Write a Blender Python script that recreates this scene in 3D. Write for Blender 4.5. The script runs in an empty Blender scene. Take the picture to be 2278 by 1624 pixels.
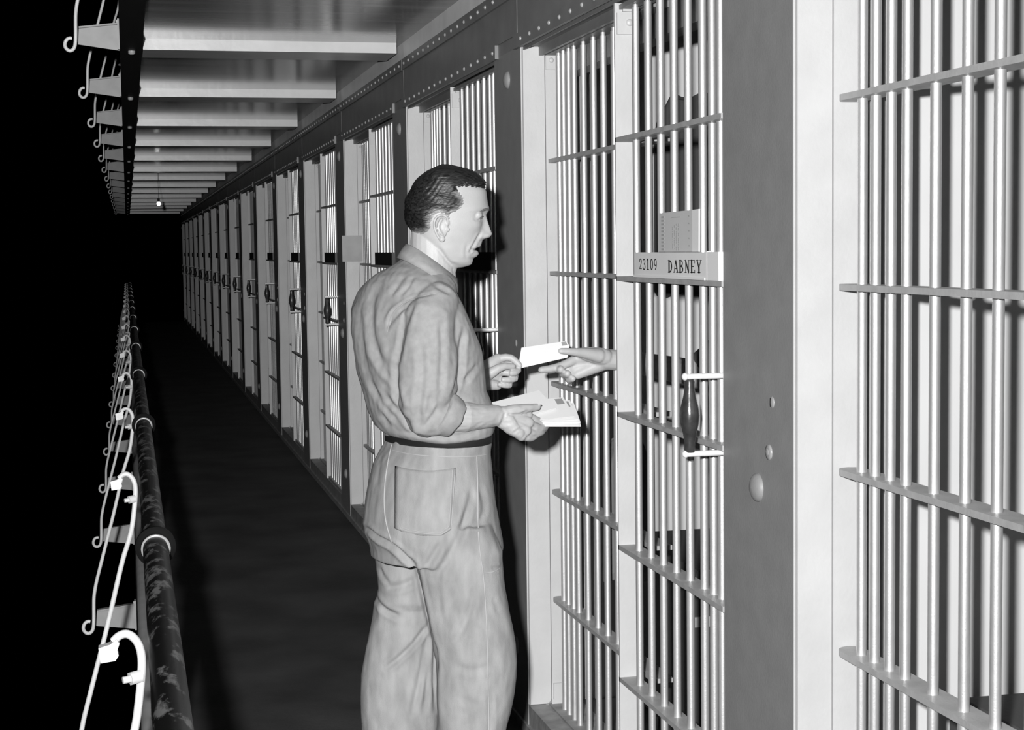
import bpy, bmesh, math, random
import numpy as np
from mathutils import Vector, Matrix
from mathutils.bvhtree import BVHTree

random.seed(7)
rng = np.random.default_rng(5)
sc = bpy.context.scene
COL = sc.collection

# ------------------------------------------------------------------ camera
CAM = Vector((-1.246, 0.0, 1.6))
yaw, pitch, roll = 0.22923, 0.07119, -0.01274
cy_, sy_, cp_, sp_ = math.cos(yaw), math.sin(yaw), math.cos(pitch), math.sin(pitch)
fw = Vector((sy_ * cp_, cy_ * cp_, -sp_))
rt = Vector((cy_, -sy_, 0.0))
up = rt.cross(fw)
r2 = math.cos(roll) * rt + math.sin(roll) * up
u2 = -math.sin(roll) * rt + math.cos(roll) * up
cd = bpy.data.cameras.new('camera')
cam = bpy.data.objects.new('camera', cd)
COL.objects.link(cam)
M = Matrix((r2, u2, -fw)).transposed().to_4x4()
M.translation = CAM
cam.matrix_world = M
cd.sensor_width = 36.0
cd.lens = 3650.0 / 2278.0 * 36.0
cd.clip_start = 0.02
cd.clip_end = 200
sc.camera = cam

# ------------------------------------------------------------------ world, flash, exposure
sc.view_settings.view_transform = 'Standard'
sc.view_settings.look = 'None'
sc.view_settings.gamma = 1.0
sc.view_settings.exposure = 0.0
w = bpy.data.worlds.new('world')
sc.world = w
w.use_nodes = True
w.node_tree.nodes['Background'].inputs[0].default_value = (0, 0, 0, 1)
w.node_tree.nodes['Background'].inputs[1].default_value = 0.0

FLASH = Vector((-1.395, -0.02, 1.73))
ld = bpy.data.lights.new('flash_bulb', 'SPOT')
ld.energy = 1.0
ld.spot_size = math.radians(118)
ld.spot_blend = 0.7
ld.shadow_soft_size = 0.035
ld.use_nodes = True
nt = ld.node_tree
em = nt.nodes['Emission']
fo = nt.nodes.new('ShaderNodeLightFalloff')
fo.inputs['Strength'].default_value = 3080.0
fo.inputs['Smooth'].default_value = 36.0
nt.links.new(fo.outputs['Quadratic'], em.inputs['Strength'])
lo = bpy.data.objects.new('flash_bulb', ld)
COL.objects.link(lo)
lo.location = FLASH
lo.rotation_euler = Vector((math.sin(0.16), math.cos(0.16), -0.05)).to_track_quat('-Z', 'Y').to_euler()

# ------------------------------------------------------------------ layout of the gallery
P = 2.21614          # one cell
Y0 = 2.95365         # near face of the pier beside the camera
PW = 0.378           # pier width
def N(k): return Y0 + k * P
LAST = 16
DEPTH = 2.2          # cell depth
YEND = N(LAST) + PW
RZ = (1.877, 1.517, 1.160, 0.806, 0.450)     # heights of the flat crossbars

# ------------------------------------------------------------------ materials
def mat(name, v, rough=0.6, metal=0.0, spec=0.5, bump=0.0, bscale=200.0, vary=0.0, vscale=6.0, emit=0.0, coat=0.0, stretch=None):
    m = bpy.data.materials.new(name)
    m.use_nodes = True
    n, l = m.node_tree.nodes, m.node_tree.links
    b = n['Principled BSDF']
    b.inputs['Base Color'].default_value = (v, v, v, 1)
    b.inputs['Roughness'].default_value = rough
    b.inputs['Metallic'].default_value = metal
    b.inputs['Specular IOR Level'].default_value = spec
    if coat: b.inputs['Coat Weight'].default_value = coat
    tc = n.new('ShaderNodeTexCoord')
    src = tc.outputs['Object']
    if stretch:
        mp = n.new('ShaderNodeMapping'); mp.inputs['Scale'].default_value = stretch
        l.new(src, mp.inputs['Vector']); src = mp.outputs['Vector']
    if vary:
        t = n.new('ShaderNodeTexNoise'); t.inputs['Scale'].default_value = vscale
        t.inputs['Detail'].default_value = 5
        l.new(src, t.inputs['Vector'])
        r = n.new('ShaderNodeMapRange')
        r.inputs['From Min'].default_value = 0.3; r.inputs['From Max'].default_value = 0.7
        r.inputs['To Min'].default_value = v * (1 - vary); r.inputs['To Max'].default_value = min(1, v * (1 + vary))
        l.new(t.outputs['Fac'], r.inputs['Value'])
        l.new(r.outputs['Result'], b.inputs['Base Color'])
    if bump:
        t = n.new('ShaderNodeTexNoise'); t.inputs['Scale'].default_value = bscale
        t.inputs['Detail'].default_value = 3
        l.new(src, t.inputs['Vector'])
        bp = n.new('ShaderNodeBump'); bp.inputs['Strength'].default_value = bump
        bp.inputs['Distance'].default_value = 0.002
        l.new(t.outputs['Fac'], bp.inputs['Height'])
        l.new(bp.outputs['Normal'], b.inputs['Normal'])
    if emit:
        b.inputs['Emission Color'].default_value = (1, 1, 1, 1)
        b.inputs['Emission Strength'].default_value = emit
    return m

M_white = mat('cream_enamel', 0.53, 0.45, bump=0.25, bscale=90, vary=0.05, vscale=9)
M_bar = mat('aluminium_paint', 0.80, 0.40, metal=0.72, bump=0.12, bscale=260, vary=0.05, vscale=30)
M_rung = mat('grey_painted_flat', 0.40, 0.5, bump=0.25, bscale=150, vary=0.12, vscale=25)
M_pier = mat('dark_green_enamel', 0.26, 0.5, bump=0.2, bscale=140, vary=0.06, vscale=14)
M_head = mat('dark_header_enamel', 0.20, 0.5, bump=0.2, bscale=120, vary=0.12, vscale=8)
M_rivet = mat('rivet_enamel', 0.34, 0.25)
M_band = mat('band_paint', 0.88, 0.5, bump=0.2, bscale=20, vary=0.1)
M_soff = mat('ceiling_gloss', 0.24, 0.16, bump=0.12, bscale=3, vary=0.35, vscale=2.2, stretch=(0.5, 6, 1))
M_beam = mat('beam_paint', 0.58, 0.3, bump=0.3, bscale=25, vary=0.08, vscale=8)
M_black = mat('black_enamel', 0.012, 0.5, spec=0.25)
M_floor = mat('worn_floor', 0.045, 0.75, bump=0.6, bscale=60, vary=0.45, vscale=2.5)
M_sill = mat('sill_steel', 0.30, 0.6, bump=0.5, bscale=60, vary=0.25, vscale=18)
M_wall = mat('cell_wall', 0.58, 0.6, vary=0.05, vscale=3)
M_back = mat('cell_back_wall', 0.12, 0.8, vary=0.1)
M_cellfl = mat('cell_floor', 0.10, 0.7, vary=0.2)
M_hook = mat('white_painted_rod', 0.75, 0.4, bump=0.3, bscale=120, vary=0.06, vscale=20)
M_brk = mat('grey_bracket', 0.34, 0.5, vary=0.12, vscale=12)
M_grip = mat('turned_wood', 0.035, 0.3, bump=0.2, bscale=90, vary=0.4, vscale=40)
M_plate = mat('name_card', 0.80, 0.6, vary=0.04)
M_hold = mat('card_holder', 0.88, 0.4)
M_dark = mat('dark_holder', 0.02, 0.5)
M_ink = mat('ink', 0.02, 0.7)
M_faint = mat('faint_ink', 0.36, 0.8)
M_card = mat('grey_card', 0.58, 0.8, vary=0.04)
M_paper = mat('letter_paper', 0.78, 0.75, bump=0.1, bscale=40)
M_stamp = mat('postage_stamp', 0.30, 0.7)
M_nail = mat('nail', 0.56, 0.3)
M_skin = mat('skin', 0.47, 0.48, spec=0.45, bump=0.2, bscale=420, vary=0.06, vscale=22)
M_skinw = mat('weathered_skin', 0.50, 0.5, spec=0.4, bump=0.3, bscale=260, vary=0.1, vscale=30)
M_shirt = mat('chambray', 0.34, 0.9, spec=0.2, bump=0.3, bscale=900, vary=0.1, vscale=60)
M_denim = mat('denim', 0.33, 0.9, spec=0.2, bump=0.4, bscale=900, vary=0.16, vscale=38, stretch=(1, 1, 0.35))
M_stitch = mat('stitching', 0.43, 0.9)
M_belt = mat('belt_leather', 0.02, 0.5)
M_shoe = mat('shoe_leather', 0.03, 0.4)
M_blanket = mat('dark_blanket', 0.05, 0.95, bump=0.5, bscale=80)
M_curtain = mat('grey_blanket', 0.14, 0.95, bump=0.4, bscale=120, vary=0.1)
M_linen = mat('white_linen', 0.7, 0.9)
M_dshirt = mat('dark_shirt', 0.07, 0.9)
M_brow = mat('brow_hair', 0.16, 0.6)
M_eye = mat('eye', 0.22, 0.3)
M_lid = mat('lash', 0.07, 0.7)
M_bulb = mat('lit_bulb', 0.9, 0.4, emit=6.0)

# hair with combed-back streaks
M_hair = bpy.data.materials.new('oiled_hair'); M_hair.use_nodes = True
n, l = M_hair.node_tree.nodes, M_hair.node_tree.links
b = n['Principled BSDF']; b.inputs['Roughness'].default_value = 0.42; b.inputs['Specular IOR Level'].default_value = 0.5
tc = n.new('ShaderNodeTexCoord'); mp = n.new('ShaderNodeMapping'); mp.inputs['Scale'].default_value = (10, 95, 95); mp.inputs['Rotation'].default_value = (0, -0.65, 0)
t1 = n.new('ShaderNodeTexNoise'); t1.inputs['Scale'].default_value = 2.2; t1.inputs['Detail'].default_value = 4; t1.inputs['Distortion'].default_value = 0.8
l.new(tc.outputs['Object'], mp.inputs['Vector']); l.new(mp.outputs['Vector'], t1.inputs['Vector'])
cr = n.new('ShaderNodeMapRange'); cr.inputs['From Min'].default_value = 0.35; cr.inputs['From Max'].default_value = 0.75
cr.inputs['To Min'].default_value = 0.004; cr.inputs['To Max'].default_value = 0.035
l.new(t1.outputs['Fac'], cr.inputs['Value'])
ha = n.new('ShaderNodeAttribute'); ha.attribute_name = 'hair_mass'
hm = n.new('ShaderNodeMath'); hm.operation = 'MULTIPLY_ADD'; hm.inputs[1].default_value = 1.2
l.new(t1.outputs['Fac'], hm.inputs[0]); l.new(ha.outputs['Fac'], hm.inputs[2])
hr = n.new('ShaderNodeMapRange'); hr.inputs['From Min'].default_value = 0.55; hr.inputs['From Max'].default_value = 1.25; hr.inputs['To Min'].default_value = 0.34; hr.inputs['To Max'].default_value = 0.0
l.new(hm.outputs['Value'], hr.inputs['Value'])
ad = n.new('ShaderNodeMath'); ad.operation = 'ADD'; l.new(hr.outputs['Result'], ad.inputs[0]); l.new(cr.outputs['Result'], ad.inputs[1])
l.new(ad.outputs['Value'], b.inputs['Base Color'])
bp = n.new('ShaderNodeBump'); bp.inputs['Strength'].default_value = 0.8; bp.inputs['Distance'].default_value = 0.0022
l.new(t1.outputs['Fac'], bp.inputs['Height']); l.new(bp.outputs['Normal'], b.inputs['Normal'])

# chipped black paint of the hand rail
M_pipe = bpy.data.materials.new('chipped_black_paint'); M_pipe.use_nodes = True
n, l = M_pipe.node_tree.nodes, M_pipe.node_tree.links
b = n['Principled BSDF']; b.inputs['Roughness'].default_value = 0.4
tc = n.new('ShaderNodeTexCoord'); t1 = n.new('ShaderNodeTexNoise'); t1.inputs['Scale'].default_value = 22; t1.inputs['Detail'].default_value = 6; t1.inputs['Roughness'].default_value = 0.65
mp = n.new('ShaderNodeMapping'); mp.inputs['Scale'].default_value = (1, 0.45, 1)
l.new(tc.outputs['Object'], mp.inputs['Vector']); l.new(mp.outputs['Vector'], t1.inputs['Vector'])
cr = n.new('ShaderNodeValToRGB'); cr.color_ramp.elements[0].position = 0.52; cr.color_ramp.elements[0].color = (0.010, 0.010, 0.010, 1)
cr.color_ramp.elements[1].position = 0.60; cr.color_ramp.elements[1].color = (0.22, 0.22, 0.22, 1)
l.new(t1.outputs['Fac'], cr.inputs['Fac']); l.new(cr.outputs['Color'], b.inputs['Base Color'])

# ------------------------------------------------------------------ mesh helpers
class MB:
    def __init__(s): s.v = []; s.f = []; s.sm = []
    def add(s, v, f, smooth=False):
        o = len(s.v); s.v += [tuple(map(float, p)) for p in v]
        s.f += [tuple(i + o for i in q) for q in f]; s.sm += [smooth] * len(f)
        return s
    def box(s, x0, x1, y0, y1, z0, z1):
        v = [(x, y, z) for x in (x0, x1) for y in (y0, y1) for z in (z0, z1)]
        return s.add(v, [(0, 1, 3, 2), (4, 6, 7, 5), (0, 4, 5, 1), (2, 3, 7, 6), (0, 2, 6, 4), (1, 5, 7, 3)])
    def prism(s, poly, axis, a, b_):
        # poly: list of 2-tuples in the plane normal to axis
        def put(p, h):
            if axis == 'y': return (p[0], h, p[1])
            if axis == 'x': return (h, p[0], p[1])
            return (p[0], p[1], h)
        n_ = len(poly)
        v = [put(p, a) for p in poly] + [put(p, b_) for p in poly]
        f = [tuple(range(n_))[::-1], tuple(range(n_, 2 * n_))] + [(i, (i + 1) % n_, n_ + (i + 1) % n_, n_ + i) for i in range(n_)]
        return s.add(v, f)
    def rings(s, rs, closed=True, cap=True, smooth=True):
        n_ = len(rs[0]); v = [p for r in rs for p in r]; f = []
        for i in range(len(rs) - 1):
            for j in range(n_ if closed else n_ - 1):
                k = (j + 1) % n_
                f.append((i * n_ + j, i * n_ + k, (i + 1) * n_ + k, (i + 1) * n_ + j))
        s.add(v, f, smooth)
        if cap:
            s.add(rs[0], [tuple(range(n_))[::-1]], False); s.add(rs[-1], [tuple(range(n_))], False)
        return s
    def tube(s, pts, r, n_=10, cap=True, flat=None):
        pts = [Vector(p) for p in pts]
        rad = r if isinstance(r, (list, tuple)) else [r] * len(pts)
        d = (pts[1] - pts[0]).normalized()
        a = d.orthogonal().normalized(); rs = []
        for i, p in enumerate(pts):
            if i == 0: t = pts[1] - pts[0]
            elif i == len(pts) - 1: t = pts[-1] - pts[-2]
            else: t = (pts[i + 1] - pts[i]).normalized() + (pts[i] - pts[i - 1]).normalized()
            t.normalize(); a = (a - t * a.dot(t)).normalized(); c = t.cross(a)
            rs.append([p + a * (math.cos(2 * math.pi * k / n_) * rad[i]) + c * (math.sin(2 * math.pi * k / n_) * rad[i]) for k in range(n_)])
        return s.rings(rs, cap=cap)
    def lathe(s, prof, axis='z', o=(0, 0, 0), n_=20):
        rs = []
        for h, r in prof:
            ring = []
            for k in range(n_):
                c, d = math.cos(2 * math.pi * k / n_) * r, math.sin(2 * math.pi * k / n_) * r
                if axis == 'z': q = (o[0] + c, o[1] + d, o[2] + h)
                elif axis == 'x': q = (o[0] + h, o[1] + c, o[2] + d)
                else: q = (o[0] + c, o[1] + h, o[2] + d)
                ring.append(q)
            rs.append(ring)
        return s.rings(rs)
    def dome(s, o, r, h, n_=12, axis='x', sgn=-1):
        prof = [(sgn * h * math.sin(a), max(r * math.cos(a), 1e-4)) for a in [math.pi / 2 * i / 5 for i in range(6)]]
        return s.lathe(prof, axis, o, n_)
    def sphere(s, o, rx, ry, rz, n_=16, m_=10):
        rs = []
        for i in range(m_ + 1):
            a = -math.pi / 2 + math.pi * i / m_
            rs.append([(o[0] + rx * math.cos(a) * math.cos(2 * math.pi * k / n_), o[1] + ry * math.cos(a) * math.sin(2 * math.pi * k / n_), o[2] + rz * math.sin(a)) for k in range(n_)])
        rs[0] = [(p[0] * 1, p[1], p[2]) for p in rs[0]]
        return s.rings(rs)
    def build(s, name, m, parent=None, loc=(0, 0, 0)):
        me = bpy.data.meshes.new(name)
        me.from_pydata(s.v, [], s.f)
        me.polygons.foreach_set('use_smooth', s.sm)
        bm = bmesh.new(); bm.from_mesh(me); bmesh.ops.recalc_face_normals(bm, faces=bm.faces); bm.to_mesh(me); bm.free()
        me.materials.append(m)
        o = bpy.data.objects.new(name, me); COL.objects.link(o); o.location = loc
        if parent: o.parent = parent
        return o

def tag(o, label=None, cat=None, group=None, kind=None):
    if label: o['label'] = label
    if cat: o['category'] = cat
    if group: o['group'] = group
    if kind: o['kind'] = kind
    return o
def empty(name, loc=(0, 0, 0), rz=0):
    o = bpy.data.objects.new(name, None); COL.objects.link(o); o.location = loc; o.rotation_euler = (0, 0, rz)
    o.empty_display_size = 0.1
    return o
def children(o): return [c for c in bpy.data.objects if c.parent == o]
def copy_tree(o, parent=None):
    c = o.copy(); COL.objects.link(c); c.parent = parent
    for ch in children(o): copy_tree(ch, c)
    return c
ORD = ['', 'first', 'second', 'third', 'fourth', 'fifth', 'sixth', 'seventh', 'eighth', 'ninth', 'tenth', 'eleventh', 'twelfth', 'thirteenth', 'fourteenth', 'fifteenth', 'sixteenth', 'seventeenth', 'eighteenth']

# ------------------------------------------------------------------ gallery floor, ceiling, walls
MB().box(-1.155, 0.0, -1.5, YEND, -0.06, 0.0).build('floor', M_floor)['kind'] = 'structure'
MB().box(-1.155, DEPTH + 0.1, -1.5, YEND, 2.533, 2.60).build('ceiling', M_soff)['kind'] = 'structure'
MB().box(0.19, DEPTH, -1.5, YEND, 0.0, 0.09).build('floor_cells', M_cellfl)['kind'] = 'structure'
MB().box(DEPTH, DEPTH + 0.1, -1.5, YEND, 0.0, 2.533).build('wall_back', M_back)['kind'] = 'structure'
sill = MB().box(0.003, 0.19, -1.5, YEND, 0.0, 0.090)
sill.box(0.003, 0.060, -1.5, YEND, 0.090, 0.096).box(0.072, 0.135, -1.5, YEND, 0.090, 0.096)
sill.box(-0.008, 0.003, -1.5, YEND, 0.0, 0.03)
sill.build('trim_1', M_sill)['kind'] = 'structure'
# the two channels that edge the walkway: this level's and the one above
def channel(z, name):
    m = MB().box(-1.250, -1.240, -1.5, YEND, z, z + 0.12).box(-1.240, -1.155, -1.5, YEND, z, z + 0.010).box(-1.240, -1.155, -1.5, YEND, z + 0.11, z + 0.12)
    o = m.build(name, M_black); o['kind'] = 'structure'
channel(-0.085, 'trim_2'); channel(2.482, 'trim_3')
hd = MB().box(0.0, 0.19, -1.5, YEND, 2.245, 2.455)
hd.build('wall_right_header', M_head)['kind'] = 'structure'
MB().box(-0.002, 0.19, -1.5, YEND, 2.455, 2.533).build('wall_right_top_band', M_band)['kind'] = 'structure'
# door track under the header
MB().box(0.060, 0.072, -1.5, YEND, 2.215, 2.245).box(0.135, 0.19, -1.5, YEND, 2.15, 2.245).box(0.008, 0.012, -1.5, YEND, 2.232, 2.245).build('trim_4', M_head)['kind'] = 'structure'

# piers between the openings
def make_pier():
    o = MB().box(0.0, 0.19, 0.0, PW, 0.0, 2.245).build('wall_right', M_pier)
    o['kind'] = 'structure'
    # enamelled jamb facing the camera, bottom inner corner rounded
    pl = [(0.007, 2.242), (0.007, 0.098)]
    for a in range(0, 91, 15):
        pl.append((0.060 + 0.018 * math.sin(math.radians(a)), 0.116 - 0.018 * math.cos(math.radians(a))))
    pl += [(0.078, 2.242)]
    j = MB().prism(pl, 'y', -0.007, 0.0); j.box(0.0, 0.0035, -0.004, 0.0, 0.10, 2.242)
    j.box(0.080, 0.135, -0.002, 0.0, 0.09, 2.245)
    tag(j.build('jamb_panel', M_white, o), 'white enamelled jamb panel')
    for z, dy in ((2.155, 0.178), (1.104, 0.182), (0.262, 0.150)):
        MB().dome((0, dy, z), 0.030, 0.016, 18).build('bolt', M_pier, o)
    s_ = MB().dome((0, 0.105, 1.286), 0.012, 0.004, 14); so_ = s_.build('screw', M_rivet, o); MB().box(-0.0044, -0.003, 0.1035, 0.1065, 1.2775, 1.2945).build('slot', M_black, so_)
    s_ = MB().lathe([(0, 0.016), (-0.003, 0.0155), (-0.004, 0.009)], 'x', (0, 0.120, 1.184), 14).dome((-0.003, 0.120, 1.184), 0.008, 0.003, 10); s_.build('screw', M_rivet, o)
    return o
pier0 = make_pier()
for k in range(-1, LAST + 1):
    o = pier0 if k == -1 else copy_tree(pier0)
    o.location = (0, N(k), 0)

# riveted header plates, one per opening, and the riveted strip above
def make_header():
    y0, y1 = 0.315, P + 0.05
    m = MB().box(-0.005, 0.0, 0.02, P + 0.012, 2.285, 2.425)
    m.box(-0.012, 0.0, y0, y1, 2.240, 2.285)
    o = m.build('trim', M_head); o['kind'] = 'structure'
    r_ = MB(); y = y0 + 0.035
    while y < y1 - 0.02:
        r_.dome((-0.012, y, 2.262), 0.0075, 0.006, 8); y += 0.1205
    r_.build('rivets', M_rivet, o)
    return o
h0 = make_header()
def make_top_strip():
    o = MB().box(-0.014, 0.0, 0.0, P - 0.006, 2.408, 2.455).build('trim', M_head); o['kind'] = 'structure'
    r_ = MB()
    for i in range(18): r_.dome((-0.014, 0.06 + i * 0.1225, 2.431), 0.0075, 0.006, 8)
    r_.build('rivets', M_rivet, o)
    return o
t0 = make_top_strip()
for k in range(-1, LAST):
    o = h0 if k == -1 else copy_tree(h0); o.location = (0, N(k), 0)
    o = t0 if k == -1 else copy_tree(t0); o.location = (0, N(k) + 0.02, 0)
# partitions between the cells
for k in range(-1, LAST + 1):
    MB().box(0.19, DEPTH, N(k) + 0.035, N(k) + PW - 0.035, 0.09, 2.533).build('wall_partition', M_wall)['kind'] = 'structure'

# ceiling beams at every station
YS = 7.433 - 2 * P - 0.01 - P
beam0 = None
for k in range(0, 17):
    y = 7.433 + (k - 2) * P
    if beam0 is None:
        beam0 = MB().box(-1.151, -0.030, 0.0, 0.30, 2.486, 2.540).build('ceiling_beam', M_beam); o = beam0
        MB().lathe([(0.0, 0.016), (-0.012, 0.015), (-0.016, 0.008)], 'z', (-1.20, 0.02, 2.482), 8).build('bolt', M_brk, o)
    else: o = copy_tree(beam0)
    o.location = (0, y, 0); o['kind'] = 'structure'

# ------------------------------------------------------------------ fixed grille of one cell
def bar_mesh(x, z0, z1, r=0.0098):
    m = MB().tube([(x, 0, z0), (x, 0, z1)], r, 14)
    return m
GB = (-0.083, -0.140, -0.203, -0.265, -0.371, -0.480, -0.583, -0.690, -0.795, -0.900, -1.005)
def make_grille():
    r = empty('barred_grille')
    st = MB().box(0.080, 0.130, -0.010, -0.002, 0.096, 2.243); st.build('stile', M_white, r)
    tp = MB().box(0.080, 0.135, -1.09, -0.010, 2.215, 2.232); tp.build('top_bar', M_head, r)
    pl = MB().box(0.081, 0.117, -0.016, -0.010, 2.170, 2.224).dome((0.099, -0.016, 2.200), 0.0085, 0.005, 14, 'y', -1); pl.build('bolt_plate', M_white, r)
    MB().box(0.097, 0.130, -0.020, -0.010, 2.228, 2.240).build('top_lug', M_white, r)
    MB().box(0.084, 0.112, -0.016, -0.010, 0.112, 0.166).build('foot_plate', M_white, r)
    b0 = None
    for y in GB:
        if b0 is None:
            m = bar_mesh(0.105, 0.096, 2.205)
            m.tube([(0.105, 0, 2.203), (0.105, 0, 2.217)], 0.0075, 10)
            b0 = m.build('bar', M_bar, r)
            bb = b0
        else:
            bb = b0.copy(); COL.objects.link(bb)
        bb.location = (0, y, 0)
    c0 = None
    for z in RZ:
        if c0 is None:
            # flat with a shallow nose and rounded far end
            pts = [(0.080, -1.09), (0.134, -1.09), (0.134, -0.02)]
            for a in range(0, 91, 15): pts.append((0.080 + 0.030 - 0.030 * math.sin(math.radians(a)), -0.012 - 0.030 + 0.030 * math.cos(math.radians(a))))
            c0 = MB().prism(pts, 'z', -0.006, 0.006).build('crossbar', M_rung, r); cc = c0
        else:
            cc = c0.copy(); COL.objects.link(cc)
        cc.location = (0, 0, z)
    return r
def cell_words(k):
    # k = -1 the cell beside the camera, 0 the one the man serves, then beyond
    if k == -1: return 'of the nearest cell at the right edge'
    if k == 0: return 'of the cell where the envelope is handed over'
    if k == 1: return 'of the cell directly behind the man'
    return 'of the %s cell beyond the man' % ORD[k - 1]
g0 = make_grille()
for k in range(-1, LAST):
    o = g0 if k == -1 else copy_tree(g0)
    o.location = (0, N(k + 1), 0)
    tag(o, 'fixed barred grille ' + cell_words(k), 'grille', 'fixed cell grilles')

# ------------------------------------------------------------------ sliding door of one cell
DB = (1.079, 0.978, 0.880, 0.780, 0.680, 0.582, 0.520, 0.466)
def make_door():
    r = empty('barred_door')
    MB().box(0.0, 0.050, 1.168, 1.177, 0.098, 2.228).build('stile', M_white, r)
    MB().box(0.004, 0.050, 0.385, 0.393, 0.098, 2.228).build('stile', M_white, r)
    MB().box(0.012, 0.048, 0.393, 1.168, 2.212, 2.224).build('top_bar', M_head, r)
    MB().box(0.012, 0.048, 0.393, 1.168, 0.100, 0.112).build('bottom_bar', M_rung, r)
    MB().box(0.005, 0.047, 1.161, 1.168, 2.148, 2.203).dome((0.038, 1.161, 2.178), 0.0095, 0.006, 14, 'y', -1).build('bolt_plate', M_white, r)
    MB().box(0.020, 0.050, 1.158, 1.168, 2.206, 2.220).build('top_lug', M_white, r)
    b0 = None
    for y in DB:
        if b0 is None:
            b0 = bar_mesh(0.028, 0.112, 2.205).tube([(0.028, 0, 2.203), (0.028, 0, 2.214)], 0.0075, 10).build('bar', M_bar, r); bb = b0
        else:
            bb = b0.copy(); COL.objects.link(bb)
        bb.location = (0, y, 0)
    c0 = None
    for z in RZ:
        if c0 is None:
            c0 = MB().prism([(0.0, 0.39), (0.052, 0.39), (0.052, 1.180), (0.012, 1.180), (0.0, 1.177)], 'z', -0.006, 0.006).build('crossbar', M_rung, r); cc = c0
        else:
            cc = c0.copy(); COL.objects.link(cc)
        cc.location = (0, 0, z)
    h = MB(); Yh, Xh = 0.418, -0.064
    for z in (1.1475, 1.3165):
        h.tube([(0.03, Yh, z), (Xh - 0.010, Yh, z)], 0.0066, 12)
        h.sphere((Xh - 0.010, Yh, z), 0.0075, 0.0085, 0.0085, 12, 8)
    ho = h.build('handle', M_hook, r)
    prof = [(0.0, 0.010), (0.006, 0.0125), (0.022, 0.0115), (0.040, 0.0145), (0.062, 0.0198), (0.080, 0.0215), (0.098, 0.0198), (0.122, 0.0138), (0.142, 0.0108), (0.154, 0.0112), (0.160, 0.009)]
    MB().lathe(prof, 'z', (Xh, Yh, 1.151), 20).build('grip', M_grip, ho)
    return r
d0 = make_door()
doors = {}
for k in range(-1, LAST):
    o = d0 if k == -1 else copy_tree(d0)
    o.location = (0, N(k), 0)
    tag(o, 'sliding barred door, dark grip, ' + cell_words(k), 'door', 'sliding cell doors')
    doors[k] = o
# name holders standing on the second crossbar of every door
dh = None
for k in range(1, LAST):
    if dh is None: dh = MB().box(-0.004, 0.010, 0.455, 1.010, 1.523, 1.586).build('name_holder', M_dark, doors[k]); o = dh
    else: o = dh.copy(); COL.objects.link(o); o.parent = doors[k]
tag(dh, 'black name holder')

# the lettered name card of the near door
ncard = empty('name_card', (0, 0, 0))
tag(ncard, 'pale name card lettered 23109 DABNEY standing on the near door crossbar', 'name card')
MB().box(-0.004, 0.004, 3.425, 3.955, 1.5235, 1.585).build('card', M_plate, ncard)
nh = MB().box(-0.006, 0.012, 3.345, 3.425, 1.5235, 1.586).box(-0.0065, 0.006, 3.418, 3.427, 1.5235, 1.587).box(-0.008, -0.0045, 3.43, 3.95, 1.5235, 1.529).build('name_holder', M_hold, doors[0], (0, -N(0), 0))
tag(nh, 'pale metal name holder')
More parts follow.
